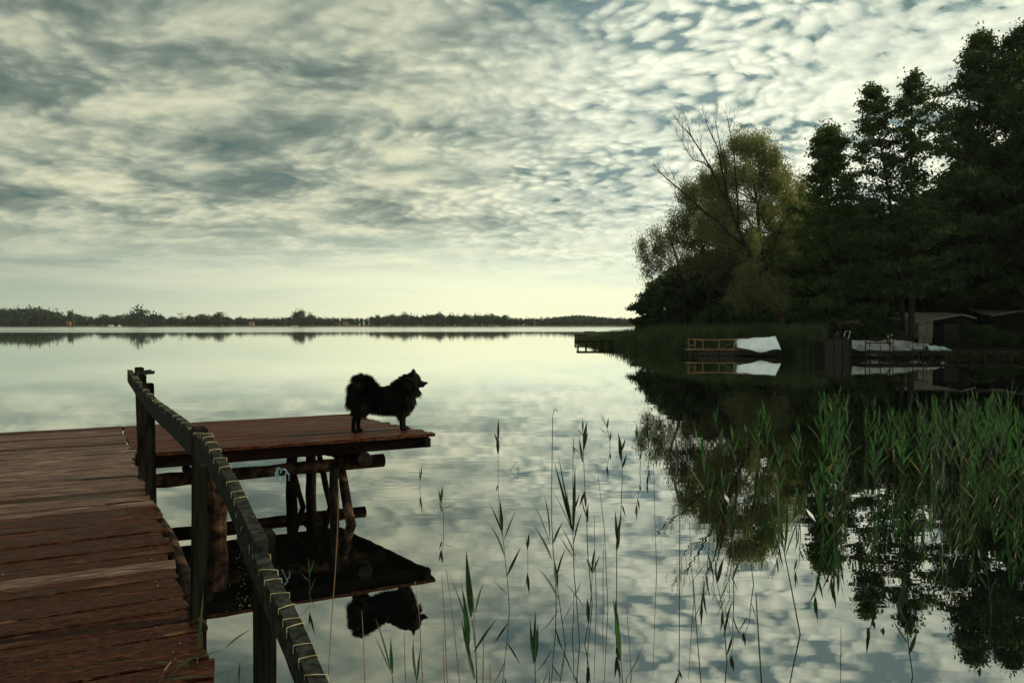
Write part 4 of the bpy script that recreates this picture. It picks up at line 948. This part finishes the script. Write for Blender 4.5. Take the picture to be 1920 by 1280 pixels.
# ================================================================ the far shore
def blob(seed, Ht, wd, n=520, size=.72, sharp=0):
    rs_ = np.random.RandomState(seed); r = random.Random(seed); C = []
    for i in range(9):
        h_ = Ht * r.uniform(.22, .92); f = math.sin(math.pi * min(1, .15 + h_ / Ht * .78)) if not sharp else (1.1 - h_ / Ht)
        a = r.uniform(0, 6.28); rr = wd * .5 * f * r.uniform(.2, 1)
        c = np.array([math.cos(a) * rr, math.sin(a) * rr, h_]); C.append(rs_.normal(size=(n // 9, 3)) * np.array([wd * .23, wd * .23, Ht * .13]) + c)
    C.append(np.stack([rs_.normal(size=n // 3) * wd * .17, rs_.normal(size=n // 3) * wd * .17, rs_.uniform(.1, .95, n // 3) * Ht], 1))
    C.append(rs_.normal(size=(n // 5, 3)) * np.array([wd * .22, wd * .22, Ht * .12]) + np.array([0, 0, Ht * .35]))
    C = np.concatenate(C); C[:, 2] = np.maximum(C[:, 2], .2)
    q = leaves(C, size, rs_, .8); tr = []
    for a in range(4):                              # trunk: four quads
        x0, y0 = .22 * math.cos(a * 1.5708), .22 * math.sin(a * 1.5708); x1, y1 = .22 * math.cos((a + 1) * 1.5708), .22 * math.sin((a + 1) * 1.5708)
        tr.append([(x0, y0, -.5), (x1, y1, -.5), (x1 * .5, y1 * .5, Ht * .6), (x0 * .5, y0 * .5, Ht * .6)])
    V_ = np.concatenate([q, np.array(tr)]); mi = np.zeros(len(V_), np.int32); mi[-4:] = 1
    return np_quads('far_tree', V_, [M['far_leaf'], M['trunk']], mi)
FT = [blob(81 + i, 10, w_, sharp=sh_) for i, (w_, sh_) in enumerate([(7, 0), (8.5, 0), (6, 0), (5, 1), (9.5, 0), (7.5, 0)])]
prof_px = [0, 60, 100, 120, 200, 245, 300, 330, 350, 400, 430, 460, 500, 540, 560, 590, 620, 660, 700, 760, 850, 940, 960, 1000, 1040, 1200]
prof_py = [579, 578, 584, 591, 590, 590, 589, 594, 592, 589, 594, 596, 599, 594, 591, 593, 598, 598, 592, 590, 588, 590, 597, 599, 596, 599]
rf = random.Random(5); px = -420
FG = 'trees along the far shore'
while px < 1235:
    d = FY + 10 + rf.uniform(0, 22) + abs(X(px, FY)) * .02; ty = np.interp(px, prof_px, prof_py) + rf.uniform(-.5, 6.0)
    hh = max(6, (608 - ty) * d / F + H - .8)
    o = link('far_tree', FT[rf.randrange(6)], None, (X(px, d), d, .8), rf.uniform(0, 6.28)); o.scale = (hh / 10 * rf.uniform(.8, 1.15),) * 2 + (hh / 10,)
    seg = [(60, 'below the wooded rise at the left end'), (133, 'between the wooded rise and the thin ragged tree'), (262, 'between the thin ragged tree and the tall standout tree'), (338, 'between the tall standout tree and the left pylon'), (472, 'between the left pylon and the red roofed house'), (555, 'between the red roofed house and the two tall narrow trees'), (648, 'between the two tall narrow trees and the low red roof'), (823, 'between the low red roof and the thin mast'), (960, 'in the tall stretch right of the thin mast'), (2000, 'in the low stretch towards the right bank')]
    sg = [q[1] for q in seg if px < q[0]][0]; tag(o, 'far shore tree ' + sg, 'tree', 'far shore trees ' + sg); px += rf.uniform(4.8, 9.5)
for i in range(48):                                 # wooded rise at the left end
    px = rf.uniform(-60, 118); d = FY + rf.uniform(40, 110); ty = np.interp(px, prof_px, prof_py) + rf.uniform(2.5, 6); gz_ = rf.uniform(1.5, 4.5)
    hh = max(4, (608 - ty) * d / F + H - gz_); o = link('far_tree', FT[rf.randrange(6)], None, (X(px, d), d, gz_), rf.uniform(0, 6.28)); o.scale = (hh / 10,) * 3
    tag(o, 'dark tree on the wooded rise at the left end of the far shore', 'tree', 'trees on the wooded rise')
for px, ty, k_, w_, lb in ((262, 579, 1, .9, 'tree standing well above its neighbours left of the pylon on the far shore'), (133, 584, 3, .7, 'thin ragged tree above the orange hut on the far shore'), (554, 584, 5, .55, 'left one of the two tall narrow trees side by side on the far shore'), (565, 583, 2, .6, 'right one of the two tall narrow trees side by side on the far shore'), (410, 587, 0, .9, 'rounded tall tree right of the far pylon'), (582, 590, 1, .8, 'round tree just right of the two tall narrow trees')):
    d = FY + 8; hh = (608 - ty) * d / F + H - .8; o = link('far_tree', FT[k_], None, (X(px, d), d, .8)); o.scale = (hh / 10 * w_ * 1.1, hh / 10 * w_, hh / 10); tag(o, lb, 'tree')
rs_ = np.random.RandomState(6); n_ = 9000; px_ = rs_.uniform(1020, 1215, n_); top = np.interp(px_, [1020, 1045, 1085, 1110, 1150, 1215], [599, 595, 591.5, 594, 598, 601]) + 1.0 * np.sin(px_ * .9) + .7 * np.sin(px_ * 2.3)
d_ = 880 + rs_.uniform(0, 60, n_); u = rs_.uniform(0, 1, n_) ** .7; zt_ = (608 - top) * d_ / F + H; C = np.stack([(px_ - 960) / F * d_, d_, .5 + (zt_ - 1.0) * u], 1)
o = link('distant_wood', np_quads('distant_wood', leaves(C, 1.5, rs_, .8), M['far_leaf'])); tag(o, 'hazy wooded hill far off at the right end of the far shore', 'woodland', kind='stuff')
# buildings, pylons, boats over there
def house(px, d, w_, h_, rm, wm, label, name='house', cat='house'):
    o = empty(name, (X(px, d), d, .6), 0, label, cat); MB().box((0, 0, h_ / 2), (w_, w_ * .7, h_)).build('wall', M[wm], o)
    mb = MB(); a = w_ * .56; b = w_ * .42; mb.add([(-a, -b, h_), (a, -b, h_), (a, b, h_), (-a, b, h_), (-a, 0, h_ * 1.6), (a, 0, h_ * 1.6)], [(0, 1, 5, 4), (2, 3, 4, 5), (0, 4, 3), (1, 2, 5), (3, 2, 1, 0)]); mb.build('roof', M[rm], o)
    for q in (-.25, .22): MB().box((w_ * q, -w_ * .35 - .03, h_ * .55), (w_ * .16, .06, h_ * .35)).build('window', M['glass'], o)
house(129, FY + 1, 3.2, 2.3, 'orangewall', 'orangewall', 'small orange hut at the water edge on the far shore, left part', 'hut', 'hut')
house(472, FY + 9, 3.8, 2.2, 'redroof', 'cream', 'house with a red roof between trees on the far shore, left of the tall trees')
house(648, FY + 9, 3.8, 2.0, 'redroof', 'cream', 'low red roofed house on the far shore right of the tall trees')
for px, ty, lb in ((338, 584, 'power pylon standing over the low trees of the far shore'), (570, 582, 'power pylon just right of the two tall narrow trees')):
    d = FY + 90; hh = (608 - ty) * d / F + H - 3; o = empty('power_pylon', (X(px, d), d, 3), 0, lb, 'pylon'); mb = MB()
    for s_ in (-1, 1):
        mb.beam((s_ * 1.3, 0, 0), (s_ * 1.0, 0, hh * .8), .28, .28); mb.beam((s_ * 1.0, 0, hh * .8), (s_ * 2.2, 0, hh), .26, .26)
        for i in range(4): mb.beam((-s_ * 1.25, 0, hh * .2 * i), (s_ * 1.2, 0, hh * .2 * (i + 1)), .12, .12)
    mb.build('frame', M['metal'], o); MB().beam((-3, 0, hh * .8), (3, 0, hh * .8), .3, .3).build('cross_arm', M['metal'], o)
d = FY + 40; o = empty('mast', (X(823, d), d, 1), 0, 'thin mast with a box on top above the far trees', 'mast'); hh = (608 - 583) * d / F; MB().tube([(0, 0, 0), (0, 0, hh)], .22, 5).build('pole', M['metal'], o); MB().box((0, 0, hh - .3), (1.0, .6, 1.3)).build('head', M['metal'], o)
for px, lb in ((206, 'leftmost white boat by the far shore'), (211, 'second white boat from the left by the far shore, close beside the first'), (224, 'third white boat from the left by the far shore')):
    d = FY - 6; o = empty('small_boat', (X(px, d), d, 0), 0, lb, 'boat', 'white boats by the far shore')
    mb = MB().add([(-1.4, -.6, .7), (1.2, -.6, .7), (1.7, 0, .8), (1.2, .6, .7), (-1.4, .6, .7), (-1.2, -.4, -.1), (1, -.4, -.1), (1.2, 0, -.1), (1, .4, -.1), (-1.2, .4, -.1)], [(0, 1, 2, 3, 4), (9, 8, 7, 6, 5), (0, 5, 6, 1), (1, 6, 7, 2), (2, 7, 8, 3), (3, 8, 9, 4), (4, 9, 5, 0)]); mb.build('hull', M['whitepaint'], o)
    MB().box((-.2, 0, 1.1), (1.1, .8, .9)).build('cabin', M['whitepaint'], o)
for px, lb in ((550, 'sailing boat with a bare mast by the far shore, left of the pair'), (555, 'sailing boat with a bare mast by the far shore, right of the pair')):
    d = FY - 8; o = empty('sailing_boat', (X(px, d), d, 0), 0, lb, 'boat', 'sailing boats by the far shore')
    MB().add([(-1.6, -.6, .8), (1.2, -.6, .8), (2.0, 0, .9), (1.2, .6, .8), (-1.6, .6, .8), (-1.3, -.4, -.1), (1, -.4, -.1), (1.4, 0, -.1), (1, .4, -.1), (-1.3, .4, -.1)], [(0, 1, 2, 3, 4), (9, 8, 7, 6, 5), (0, 5, 6, 1), (1, 6, 7, 2), (2, 7, 8, 3), (3, 8, 9, 4), (4, 9, 5, 0)]).build('hull', M['whitepaint'], o)
    MB().tube([(0, 0, .5), (0, 0, 7)], .07, 5).build('mast', M['metal'], o)

# ================================================================ reeds standing in the water
def blade(mb, a, tip, wid, rnd_, fold=0., face=None):
    """tapering leaf from a to tip, widest a third of the way, slightly arched"""
    a = Vector(a); tip = Vector(tip); d = tip - a; L = d.length; n_ = 6
    view = (a - Vector((0, 0, H))).normalized() if face is None else face
    s = d.cross(view); s = (s + Vector((rnd_.uniform(-.25, .25), rnd_.uniform(-.4, .4), rnd_.uniform(-.1, .1))) * L * .3)
    s.normalize(); nrm = s.cross(d).normalized(); prof_ = [.30, .75, 1.0, .88, .62, .32, .03]; vs_ = []
    bow = rnd_.uniform(-.04, .05) * L
    for i in range(n_ + 1):
        t_ = i / n_; c = a + d * t_ + nrm * (bow * math.sin(t_ * math.pi)) + Vector((0, 0, .035 * L * math.sin(t_ * math.pi)))
        w_ = wid * prof_[i]; vs_ += [c - s * w_, c + nrm * w_ * .35, c + s * w_]
    fs = []
    for i in range(n_):
        for j in range(2): fs.append((i * 3 + j, i * 3 + j + 1, i * 3 + 4 + j, i * 3 + 3 + j))
    return mb.add(vs_, fs)
def reed_px(pts, lv, label, leafm='reed_dark', stemm='reed_stem', name='reed', d=None, wid=.0115, r0=.0042, group=None, cat='reed', yellow=0):
    """pts: photo pixels from the waterline up; lv: leaves as (ax, ay, tx, ty)"""
    if d is None: d = on(pts[0][0], pts[0][1]).y
    d = max(d, 1.6); rr = random.Random(int(pts[0][0] * 7 + pts[0][1])); b = at(pts[0][0], pts[0][1], d); o = empty(name, tuple(b), 0, label, cat, group)
    P = [at(px, py, d + rr.uniform(-.02, .02) * i) - b for i, (px, py) in enumerate(pts)]
    P = [P[0] - Vector((0, 0, .5))] + P; k_ = len(P)
    MB().tube(P, [r0 * (1 - .55 * i / (k_ - 1)) for i in range(k_)], 5).build('stem', M[stemm], o)
    for (ax, ay, tx, ty) in lv:
        dd = rr.uniform(-.10, .10); L = math.hypot(tx - ax, ty - ay) / F * d
        mb = blade(MB(), at(ax, ay, d) - b, at(tx, ty, d + dd) - b, min(wid * rr.uniform(.8, 1.2), L * .09), rr)
        mb.build('leaf', M['reed_yellow'] if rr.random() < yellow else M[leafm], o)
    return o
Z7 = lambda L: [(820 + a / 2.37, 740 + b / 2.37) for a, b in L]
Z7l = lambda L: [(820 + a / 2.37, 740 + b / 2.37, 820 + c / 2.37, 740 + e / 2.37) for a, b, c, e in L]
reed_px(Z7([(320, 950), (312, 830), (300, 720), (292, 640), (278, 520), (270, 400), (270, 115)]), Z7l([(270, 200, 272, 108), (268, 215, 250, 163), (270, 262, 268, 165), (272, 305, 258, 278), (292, 625, 232, 485), (290, 612, 270, 500), (290, 600, 279, 465), (298, 642, 353, 505), (298, 714, 230, 572), (310, 802, 372, 672), (312, 885, 247, 822), (270, 400, 260, 435)]), 'tall dark reed with spread leaves standing alone right of the dog', r0=.0032)
reed_px(Z7([(528, 930), (525, 800), (515, 700), (508, 560), (508, 420), (511, 200), (512, 110), (516, 72), (524, 62)]), Z7l([(524, 62, 537, 80), (502, 668, 417, 466), (500, 640, 471, 430), (512, 665, 563, 556), (508, 728, 423, 573), (527, 822, 572, 676), (540, 908, 437, 758)]), 'tallest reed, its thin bare tip bent over like a hook')
reed_px(Z7([(632, 1108), (622, 960), (608, 800), (602, 600), (603, 280), (605, 195)]), Z7l([(605, 232, 632, 262), (603, 225, 612, 268), (605, 200, 613, 196), (600, 605, 506, 415), (598, 600, 514, 283), (602, 602, 537, 260), (603, 610, 612, 308), (606, 658, 649, 506), (620, 742, 538, 615), (616, 722, 545, 578), (604, 520, 632, 430), (600, 560, 575, 400)]), 'thick leafed dark reed with a curled dead tuft near its tip', wid=.011)
reed_px(Z7([(570, 1112), (548, 960), (533, 850), (520, 740)]), Z7l([(533, 850, 520, 735)]), 'short leaning stem at the foot of the hooked reed')
reed_px(Z7([(688, 930), (668, 700), (664, 560), (655, 400), (648, 240), (646, 115)]), Z7l([(646, 180, 621, 150), (650, 215, 665, 118), (650, 245, 671, 163), (645, 300, 630, 185), (646, 160, 647, 108), (660, 500, 650, 420), (668, 565, 672, 478), (655, 430, 630, 500), (664, 545, 640, 450)]), 'slender dark reed with a feathery cluster of leaves at the top')
reed_px(Z7([(768, 232), (766, 200), (752, 140), (735, 92)]), Z7l([(750, 138, 722, 76), (754, 150, 760, 98), (750, 172, 715, 144), (766, 208, 771, 164)]), 'small far reed leaning left against the bright water', r0=.006, wid=.016)
reed_px(Z7([(797, 905), (797, 680), (815, 530), (822, 380), (820, 260), (808, 190)]), Z7l([(820, 260, 802, 163), (822, 245, 837, 193), (817, 292, 804, 200), (822, 325, 843, 260), (797, 645, 790, 512), (799, 645, 819, 532), (822, 490, 838, 545), (797, 690, 812, 600)]), 'slim dark reed with upright leaves, right of the feathery one')
reed_px(Z7([(900, 345), (903, 300), (895, 250), (888, 200), (885, 150)]), Z7l([(888, 200, 880, 150), (889, 195, 886, 122), (895, 258, 859, 216), (900, 292, 906, 250), (892, 225, 900, 180)]), 'small reed in front of the left edge of the wood reflection', r0=.005, wid=.014)
reed_px(Z7([(940, 275), (940, 220), (932, 170), (935, 110)]), Z7l([(938, 200, 930, 140), (940, 225, 950, 165), (940, 240, 925, 200), (934, 150, 936, 98)]), 'small reed farthest out by the edge of the wood reflection', r0=.005, wid=.014)
for i, (pts, lb) in enumerate([([(975, 785), (968, 600), (961, 300)], 'bare dark stem rising against the reflected dead branches, taller one'), ([(758, 950), (742, 600), (715, 360)], 'bare dark stem leaning left between the leafy reeds'), ([(707, 935), (700, 700), (697, 530)], 'thin bare stem close beside the feathery reed'), ([(737, 922), (736, 800), (738, 665)], 'short bare stem right of the feathery reed'), ([(1140, 910), (1128, 740), (1120, 555)], 'bare dark stem in the bright water left of the big reflected crown'),
        ([(862, 1245), (852, 1080), (840, 928)], 'short brown broken stem with a flat tip in the bottom middle'), ([(100, 1290), (75, 1040), (40, 775)], 'brown dry stem leaning left beside the green leaf clump'), ([(45, 1290), (32, 1000), (20, 800)], 'brown dry stem left of the green leaf clump'), ([(178, 1290), (160, 900), (128, 690)], 'thin dry stem rising through the green leaf clump'), ([(32, 1290), (28, 1180), (25, 1060)], 'lowest thin dry stem left of the green leaf clump')]):
    reed_px(Z7(pts), [], lb, stemm='stem_dry' if 'brown' in lb or 'dry' in lb else 'reed_stem', name='bare_reed', r0=.0034, cat='reed stem')
for pts, lb in (([(203, 1300), (204, 1180), (206, 1080)], 'thick cut stem with a pale end right of the green leaf clump'), ([(236, 1300), (235, 1240), (234, 1195)], 'short thick cut stump near the bottom edge')): reed_px(Z7(pts), [], lb, stemm='stem_dry', name='reed_stump', r0=.0055, cat='reed stem')
reed_px(Z7([(1075, 860), (1077, 700), (1078, 480), (1070, 350), (1060, 250)]), Z7l([(1068, 330, 1058, 190), (1062, 300, 1030, 248), (1075, 482, 1040, 330), (1076, 500, 1092, 420)]), 'dark reed in front of the middle of the reflected dead branches')
reed_px(Z7([(28, 585), (28, 540), (20, 480), (16, 440)]), Z7l([(17, 482, 4, 418), (17, 475, 23, 403), (28, 505, 74, 487), (20, 520, 8, 470), (30, 560, 46, 545)]), 'small dark reed with a bent over leaf right of the dog reflection', r0=.004, wid=.011)
reed_px(Z7([(402, 740), (402, 700), (400, 660)]), Z7l([(400, 690, 390, 622), (402, 680, 409, 612)]), 'tiny two leafed sprout left of the hooked reed', r0=.003)
reed_px([(787, 915), (788, 900), (789, 888)], [(788, 905, 786, 874), (788, 900, 792, 870)], 'tiny sprout beyond the platform corner', r0=.004, wid=.010)
reed_px(Z7([(176, 1330), (172, 1150), (155, 1000)]), Z7l([(150, 985, 127, 700), (140, 1045, 48, 788), (158, 965, 134, 758), (168, 968, 206, 832), (140, 1110, 116, 868), (162, 1142, 272, 983), (150, 1060, 105, 805), (150, 1180, 108, 1000), (165, 1262, 120, 1090)]), 'bushy clump of broad green leaves low in the picture left of centre', leafm='reed', wid=.014, r0=.005)
reed_px(Z7([(436, 1330), (434, 1200), (432, 1130)]), Z7l([(430, 1190, 411, 1000), (432, 1180, 436, 955), (434, 1185, 448, 1015)]), 'green shoot of three upright leaves at the bottom middle', leafm='reed', wid=.010)
reed_px(Z7([(826, 1330), (820, 1230), (812, 1160)]), Z7l([(814, 1180, 778, 898), (806, 1140, 790, 900)]), 'single broad green upright leaf on a stem at the bottom, right of centre', leafm='reed', wid=.012)
reed_px(Z7([(838, 1300), (842, 1255)]), Z7l([(842, 1255, 921, 1098)]), 'single leaf slanting right from the bottom edge, right of centre')
reed_px(Z7([(655, 1108), (672, 1010), (684, 880), (688, 800)]), Z7l([(688, 792, 660, 720), (690, 792, 722, 708), (688, 786, 700, 678), (650, 940, 560, 828), (672, 1010, 665, 900)]), 'leafy dark reed in the middle group leaning left at its foot')
reed_px(Z7([(600, 1070), (606, 960), (606, 880)]), Z7l([(560, 1000, 608, 905), (606, 900, 640, 820)]), 'short dark shoot low in the middle group')
Z4 = lambda L: [(300 + a / 3.4286, 940 + b / 3.4286) for a, b in L]
Z4l = lambda L: [(300 + a / 3.4286, 940 + b / 3.4286, 300 + c / 3.4286, 940 + e / 3.4286) for a, b, c, e in L]
for pts, lb in (([(1080, 1166), (1100, 800), (1128, 420), (1140, 200), (1150, -150)], 'long brown dry stem crossing the reflection of the platform'), ([(1318, 1180), (1308, 900), (1297, 700)], 'brown dry stem in front of the dog reflection'), ([(1580, 1180), (1573, 1000), (1570, 838)], 'short brown dry stem below the dog reflection'), ([(1690, 1190), (1668, 750), (1640, 510)], 'thin brown dry stem right of the dog reflection'), ([(445, 1180), (447, 1110), (448, 1050)], 'short brown stem beside the end of the walkway')): reed_px(Z4(pts), [], lb, stemm='stem_dry', name='bare_reed', r0=.0034, cat='reed stem')
reed_px(Z4([(963, 592), (962, 520), (961, 470)]), Z4l([(962, 475, 956, 358), (962, 462, 991, 368), (957, 510, 902, 456), (967, 575, 1008, 480)]), 'small green sprout in the dark reflection of the platform', leafm='reed', r0=.0028, wid=.008)
reed_px(Z4([(1500, 1200), (1492, 1110)]), Z4l([(1490, 1105, 1380, 858), (1482, 1075, 1384, 745), (1494, 1105, 1484, 870)]), 'broad green three leafed shoot at the bottom below the dog reflection', leafm='reed', wid=.011)
reed_px(Z4([(1650, 1200), (1652, 1130)]), Z4l([(1650, 1150, 1630, 868), (1655, 1140, 1674, 940)]), 'green two leafed shoot right of the three leafed one', leafm='reed', wid=.009)
reed_px(Z4([(350, 1200), (346, 1120)]), Z4l([(346, 1130, 343, 975)]), 'thin green blade just off the near end of the walkway', leafm='reed', wid=.005)
reed_px(Z4([(508, 1200), (509, 1130)]), Z4l([(508, 1150, 514, 1025)]), 'thin green blade right of the near handrail post', leafm='reed', wid=.005)
wo = reed_px(Z4([(238, 1100), (238, 1040), (240, 1000)]), Z4l([(240, 995, 281, 560), (240, 1002, 420, 940), (420, 940, 599, 815), (238, 988, 48, 1132)]), 'green reed arching over the near end of the walkway', leafm='reed', d=2.62, wid=.005)
wo2 = reed_px(Z4([(-20, 1190), (30, 1080), (72, 1022)]), Z4l([(60, 1026, 155, 1032), (60, 1030, -60, 1045), (-20, 1150, 360, 1118), (360, 1118, 498, 1080)]), 'pale dry stalk with drooping leaves lying over the near planks', leafm='reed', stemm='stem_dry', d=2.38, wid=.006, yellow=.3)
# broken stem folded into the water
q = on(972, 882); o = empty('broken_reed', tuple(q), 0, 'broken reed stem folded in a triangle on the water right of the lone tall reed', 'reed')
pp = [(972, 884), (970, 864), (954, 884), (968, 884), (985, 882)]; MB().tube([at(a, b, q.y + .02 * i) - q for i, (a, b) in enumerate(pp)], .004, 5).build('stem', M['reed_stem'], o)
# the reeds in the right half
def auto(base, top, n_l, leafm, label, yellow=.15, wid=.013, group=None, r0=.0042, spread=1.0):
    rr = random.Random(int(base[0] * 3 + base[1] * 5)); d = on(*base).y; L = base[1] - top[1]; mx_ = (base[0] + top[0]) / 2 + rr.uniform(-4, 4)
    pts = [base, (base[0] * .7 + top[0] * .3 + rr.uniform(-2, 2), base[1] - L * .35), (mx_, base[1] - L * .6), (top[0], top[1] + L * .22)]; lv = []
    for i in range(n_l):
        f = .30 + .62 * i / max(1, n_l - 1); ay = base[1] - L * f * .84; t_ = f; ax = base[0] + (top[0] - base[0]) * t_; s_ = (-1) ** i; ln = L * rr.uniform(.22, .36); an = R(rr.uniform(12, 42)) * s_ * spread * (1.25 - .9 * f)
        lv.append((ax, ay, ax + math.sin(an) * ln, ay - math.cos(an) * ln))
    lv.append((top[0], top[1] + L * .24, top[0] + rr.uniform(-3, 3), top[1]))
    return reed_px(pts, lv, label, leafm=leafm, yellow=yellow, wid=wid, group=group, r0=r0)
z8 = lambda a, b: (1300 + a / 2.371, 740 + b / 2.371)
R8 = [((145, 342), (95, 62), 5, 'green reed in the dark water right of the reflected wood edge, leaning left'), ((202, 402), (175, 150), 4, 'yellowish reed beside the left leaning one'), ((235, 245), (237, 138), 2, 'small two leafed reed farthest back in the dark water'), ((76, 592), (40, 168), 6, 'tall green reed at the left edge of the dark reflection'),
      ((176, 700), (132, 345), 6, 'green reed with a brownish foot below the left leaning one'), ((393, 400), (390, 218), 4, 'reed with forked upright leaves in the middle of the dark water'), ((495, 402), (462, 152), 6, 'leafy green reed leaning left, right of the forked one'), ((578, 652), (545, 330), 5, 'green reed near the bright patch of reflected sky'), ((476, 622), (455, 408), 3, 'green reed with a drooping top leaf near the white floating leaves'),
      ((664, 472), (650, 62), 7, 'tall broad leafed reed standing out left of the dense reeds'), ((632, 546), (620, 170), 5, 'yellow green reed just left of the tall broad leafed one'), ((697, 388), (640, 190), 4, 'bent yellowing reed right of the tall broad leafed one'), ((1072, 700), (1050, 510), 4, 'low green reed with forked leaves below the dense reeds'), ((1325, 982), (1280, 678), 4, 'green reed in the dark reflection low at the right'),
      ((1127, 800), (1128, 735), 2, 'tiny green sprout in the dark reflection at the right'), ((1437, 700), (1428, 585), 3, 'small green reed at the right edge'), ((848, 845), (780, 600), 4, 'green reed over the reflected treetop, leaning left'), ((976, 1250), (918, 860), 5, 'green reed low at the right over the reflected crown'), ((150, 1190), (105, 725), 3, 'dark thin reed over the reflected dead branches, left'), ((180, 900), (172, 560), 3, 'dark thin reed over the reflected dead branches, right'),
      ((268, 842), (225, 560), 3, 'dark reed leaning left over the reflected willow crown')]
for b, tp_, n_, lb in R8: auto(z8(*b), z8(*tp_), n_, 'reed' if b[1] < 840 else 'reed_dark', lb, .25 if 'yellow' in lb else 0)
reed_px([z8(475, 1065), z8(440, 880), z8(402, 690), z8(385, 600)], [(*z8(402, 690), *z8(328, 440)), (*z8(405, 680), *z8(345, 470)), (*z8(398, 660), *z8(372, 330)), (*z8(405, 700), *z8(412, 450)), (*z8(400, 640), *z8(352, 500)), (*z8(408, 720), *z8(470, 560))], 'large broad leafed green reed bending left over bright water, right of centre', leafm='reed', wid=.013, r0=.0055)
reed_px([z8(305, 1300), z8(290, 1080), z8(278, 880)], [], 'thick bare dark stem in the bright cloud reflection, bottom right of centre', name='bare_reed', cat='reed stem', r0=.006)
reed_px([z8(35, 1290), z8(15, 1050), z8(0, 820)], [], 'long bare dark stem left of the thick bare one', name='bare_reed', cat='reed stem', r0=.004)
reed_px([z8(655, 1180), z8(657, 1100), z8(656, 1030)], [(*z8(656, 1165), *z8(668, 1130))], 'small bare stem near the bottom over the bright clouds', name='bare_reed', cat='reed stem', r0=.003)
reed_px([z8(850, 1050), z8(845, 1030)], [(*z8(845, 1040), *z8(665, 1130)), (*z8(842, 1035), *z8(735, 1195)), (*z8(845, 1035), *z8(775, 1215)), (*z8(845, 1040), *z8(852, 1200))], 'spray of narrow drooping leaves near the bottom right', leafm='reed_dark', r0=.003)
for (a, b, c, e), lb in (((500, 505, 545, 565), 'pale leaf floating on the dark water, the right one'), ((138, 440, 160, 485), 'pale leaf floating on the dark water, the left one')):
    p0 = on(*z8(a, b)); p1 = on(*z8(c, e)); mb = MB(); s = Vector((.02, .004, 0)); mid_ = (p0 + p1) / 2; up = Vector((0, 0, .006)); fl = empty('floating_leaf', tuple(mid_), 0, lb, 'leaf')
    mb.add([p0 - mid_ + up, mid_ * 0 - s + up * 1.5, p1 - mid_ + up, s + up * .8], [(0, 1, 2, 3)]); q = mb.build('blade', M['whitepaint'], fl); sm_ = q.modifiers.new('s', 'SOLIDIFY'); sm_.thickness = .002
# dense reeds at the right: prototypes copied one by one
def proto(seed):
    r = random.Random(seed); hh = r.uniform(.95, 1.15); o = empty('reed', (0, 0, 0), 0, 'x', 'reed'); P = [Vector((0, 0, -.4))]; lx, ly = r.uniform(-.1, .06), r.uniform(-.08, .08)
    for i in range(6): t_ = i / 5; P.append(Vector((lx * t_ * t_ + r.uniform(-.008, .008), ly * t_ * t_, hh * .80 * t_)))
    MB().tube(P, [.0042 * (1 - .6 * i / 6) for i in range(7)], 5).build('stem', M['reed_stem'], o)
    def pt(t_): u = 1 + t_ * 4.99; a = int(u); return P[a].lerp(P[min(a + 1, 6)], u - a)
    nl = r.randint(8, 11)
    for i in range(nl):
        f = .22 + .76 * i / (nl - 1); az_ = r.uniform(0, 6.28); an = R(r.uniform(18, 46)) * (1.15 - .65 * f); L = r.uniform(.22, .36) * (1.1 - .25 * f); dv = Vector((math.sin(an) * math.cos(az_), math.sin(an) * math.sin(az_), math.cos(an)))
        a = pt(f); blade(MB(), a, a + dv * L, r.uniform(.009, .0165), r, face=Vector((r.uniform(-.4, .4), 1, 0)).normalized()).build('leaf', M['reed_yellow'] if (f < .4 and r.random() < .10) or r.random() < .01 else M['reed'], o)
    return o
PR = [proto(900 + i) for i in range(12)]; rr = random.Random(21); spots = []
for i in range(2000):
    if len(spots) >= 118: break
    px = rr.uniform(1410, 1990); d = rr.uniform(7.7, 13.5); by = 608 + H * F / d
    dens = min(1, max(.14, (px - 1400) / 400)) * (1 if d > 8.6 else .4)
    if px < 1620 and d < 8.2: dens *= .4
    if rr.random() > dens: continue
    if any(abs(px - a) < 3 and abs(d - b) < .12 for a, b in spots): continue
    spots.append((px, d))
RG = 'dense green reeds in the right foreground'
for i, (px, d) in enumerate(spots):
    o = PR[i] if i < 12 else copy_tree(PR[i % 12])
    o.location = (X(px, d), d, 0); s_ = rr.uniform(.66, .95); o.scale = (s_, s_, s_); o.rotation_euler = (R(rr.uniform(-3, 3)), R(rr.uniform(-5, 4)), rr.uniform(0, 6.28)); 
    zn = ('near the front of' if d < 8.3 else 'in the middle of' if d < 10.2 else 'at the back of'); zs = ('the sparse left side' if px < 1640 else 'the thicker middle' if px < 1790 else 'the crowded right side'); lb = 'green reed %s %s of the reed stand' % (zn, zs)
    tag(o, lb, 'reed', 'reeds ' + lb[11:])
# small dust of seeds floating under the handrail
ds = MB(); r = random.Random(4)
for i in range(70):
    q = on(r.gauss(455, 12), r.uniform(1010, 1150)); s_ = r.uniform(.002, .005); ds.add([q + Vector((-s_, 0, .003)), q + Vector((0, -s_, .003)), q + Vector((s_, 0, .003)), q + Vector((0, s_, .003))], [(0, 1, 2, 3)])
o = ds.build('floating_seeds', M['wire']); tag(o, 'scatter of tiny pale seeds floating in the dark water by the handrail', 'seeds', kind='stuff')
# ================================================================ haze over the lake
hb = MB().box((0, 900, 30), (3000, 1900, 80)); m_, t, o_ = mat('haze'); pv = t.new('ShaderNodeVolumePrincipled')
pv.inputs['Color'].default_value = (.86, .93, .88, 1); pv.inputs['Density'].default_value = HAZE; pv.inputs['Anisotropy'].default_value = .2; t.l.new(pv.outputs[0], o_.inputs['Volume'])
hz_o = hb.build('haze', m_); tag(hz_o, kind='stuff')
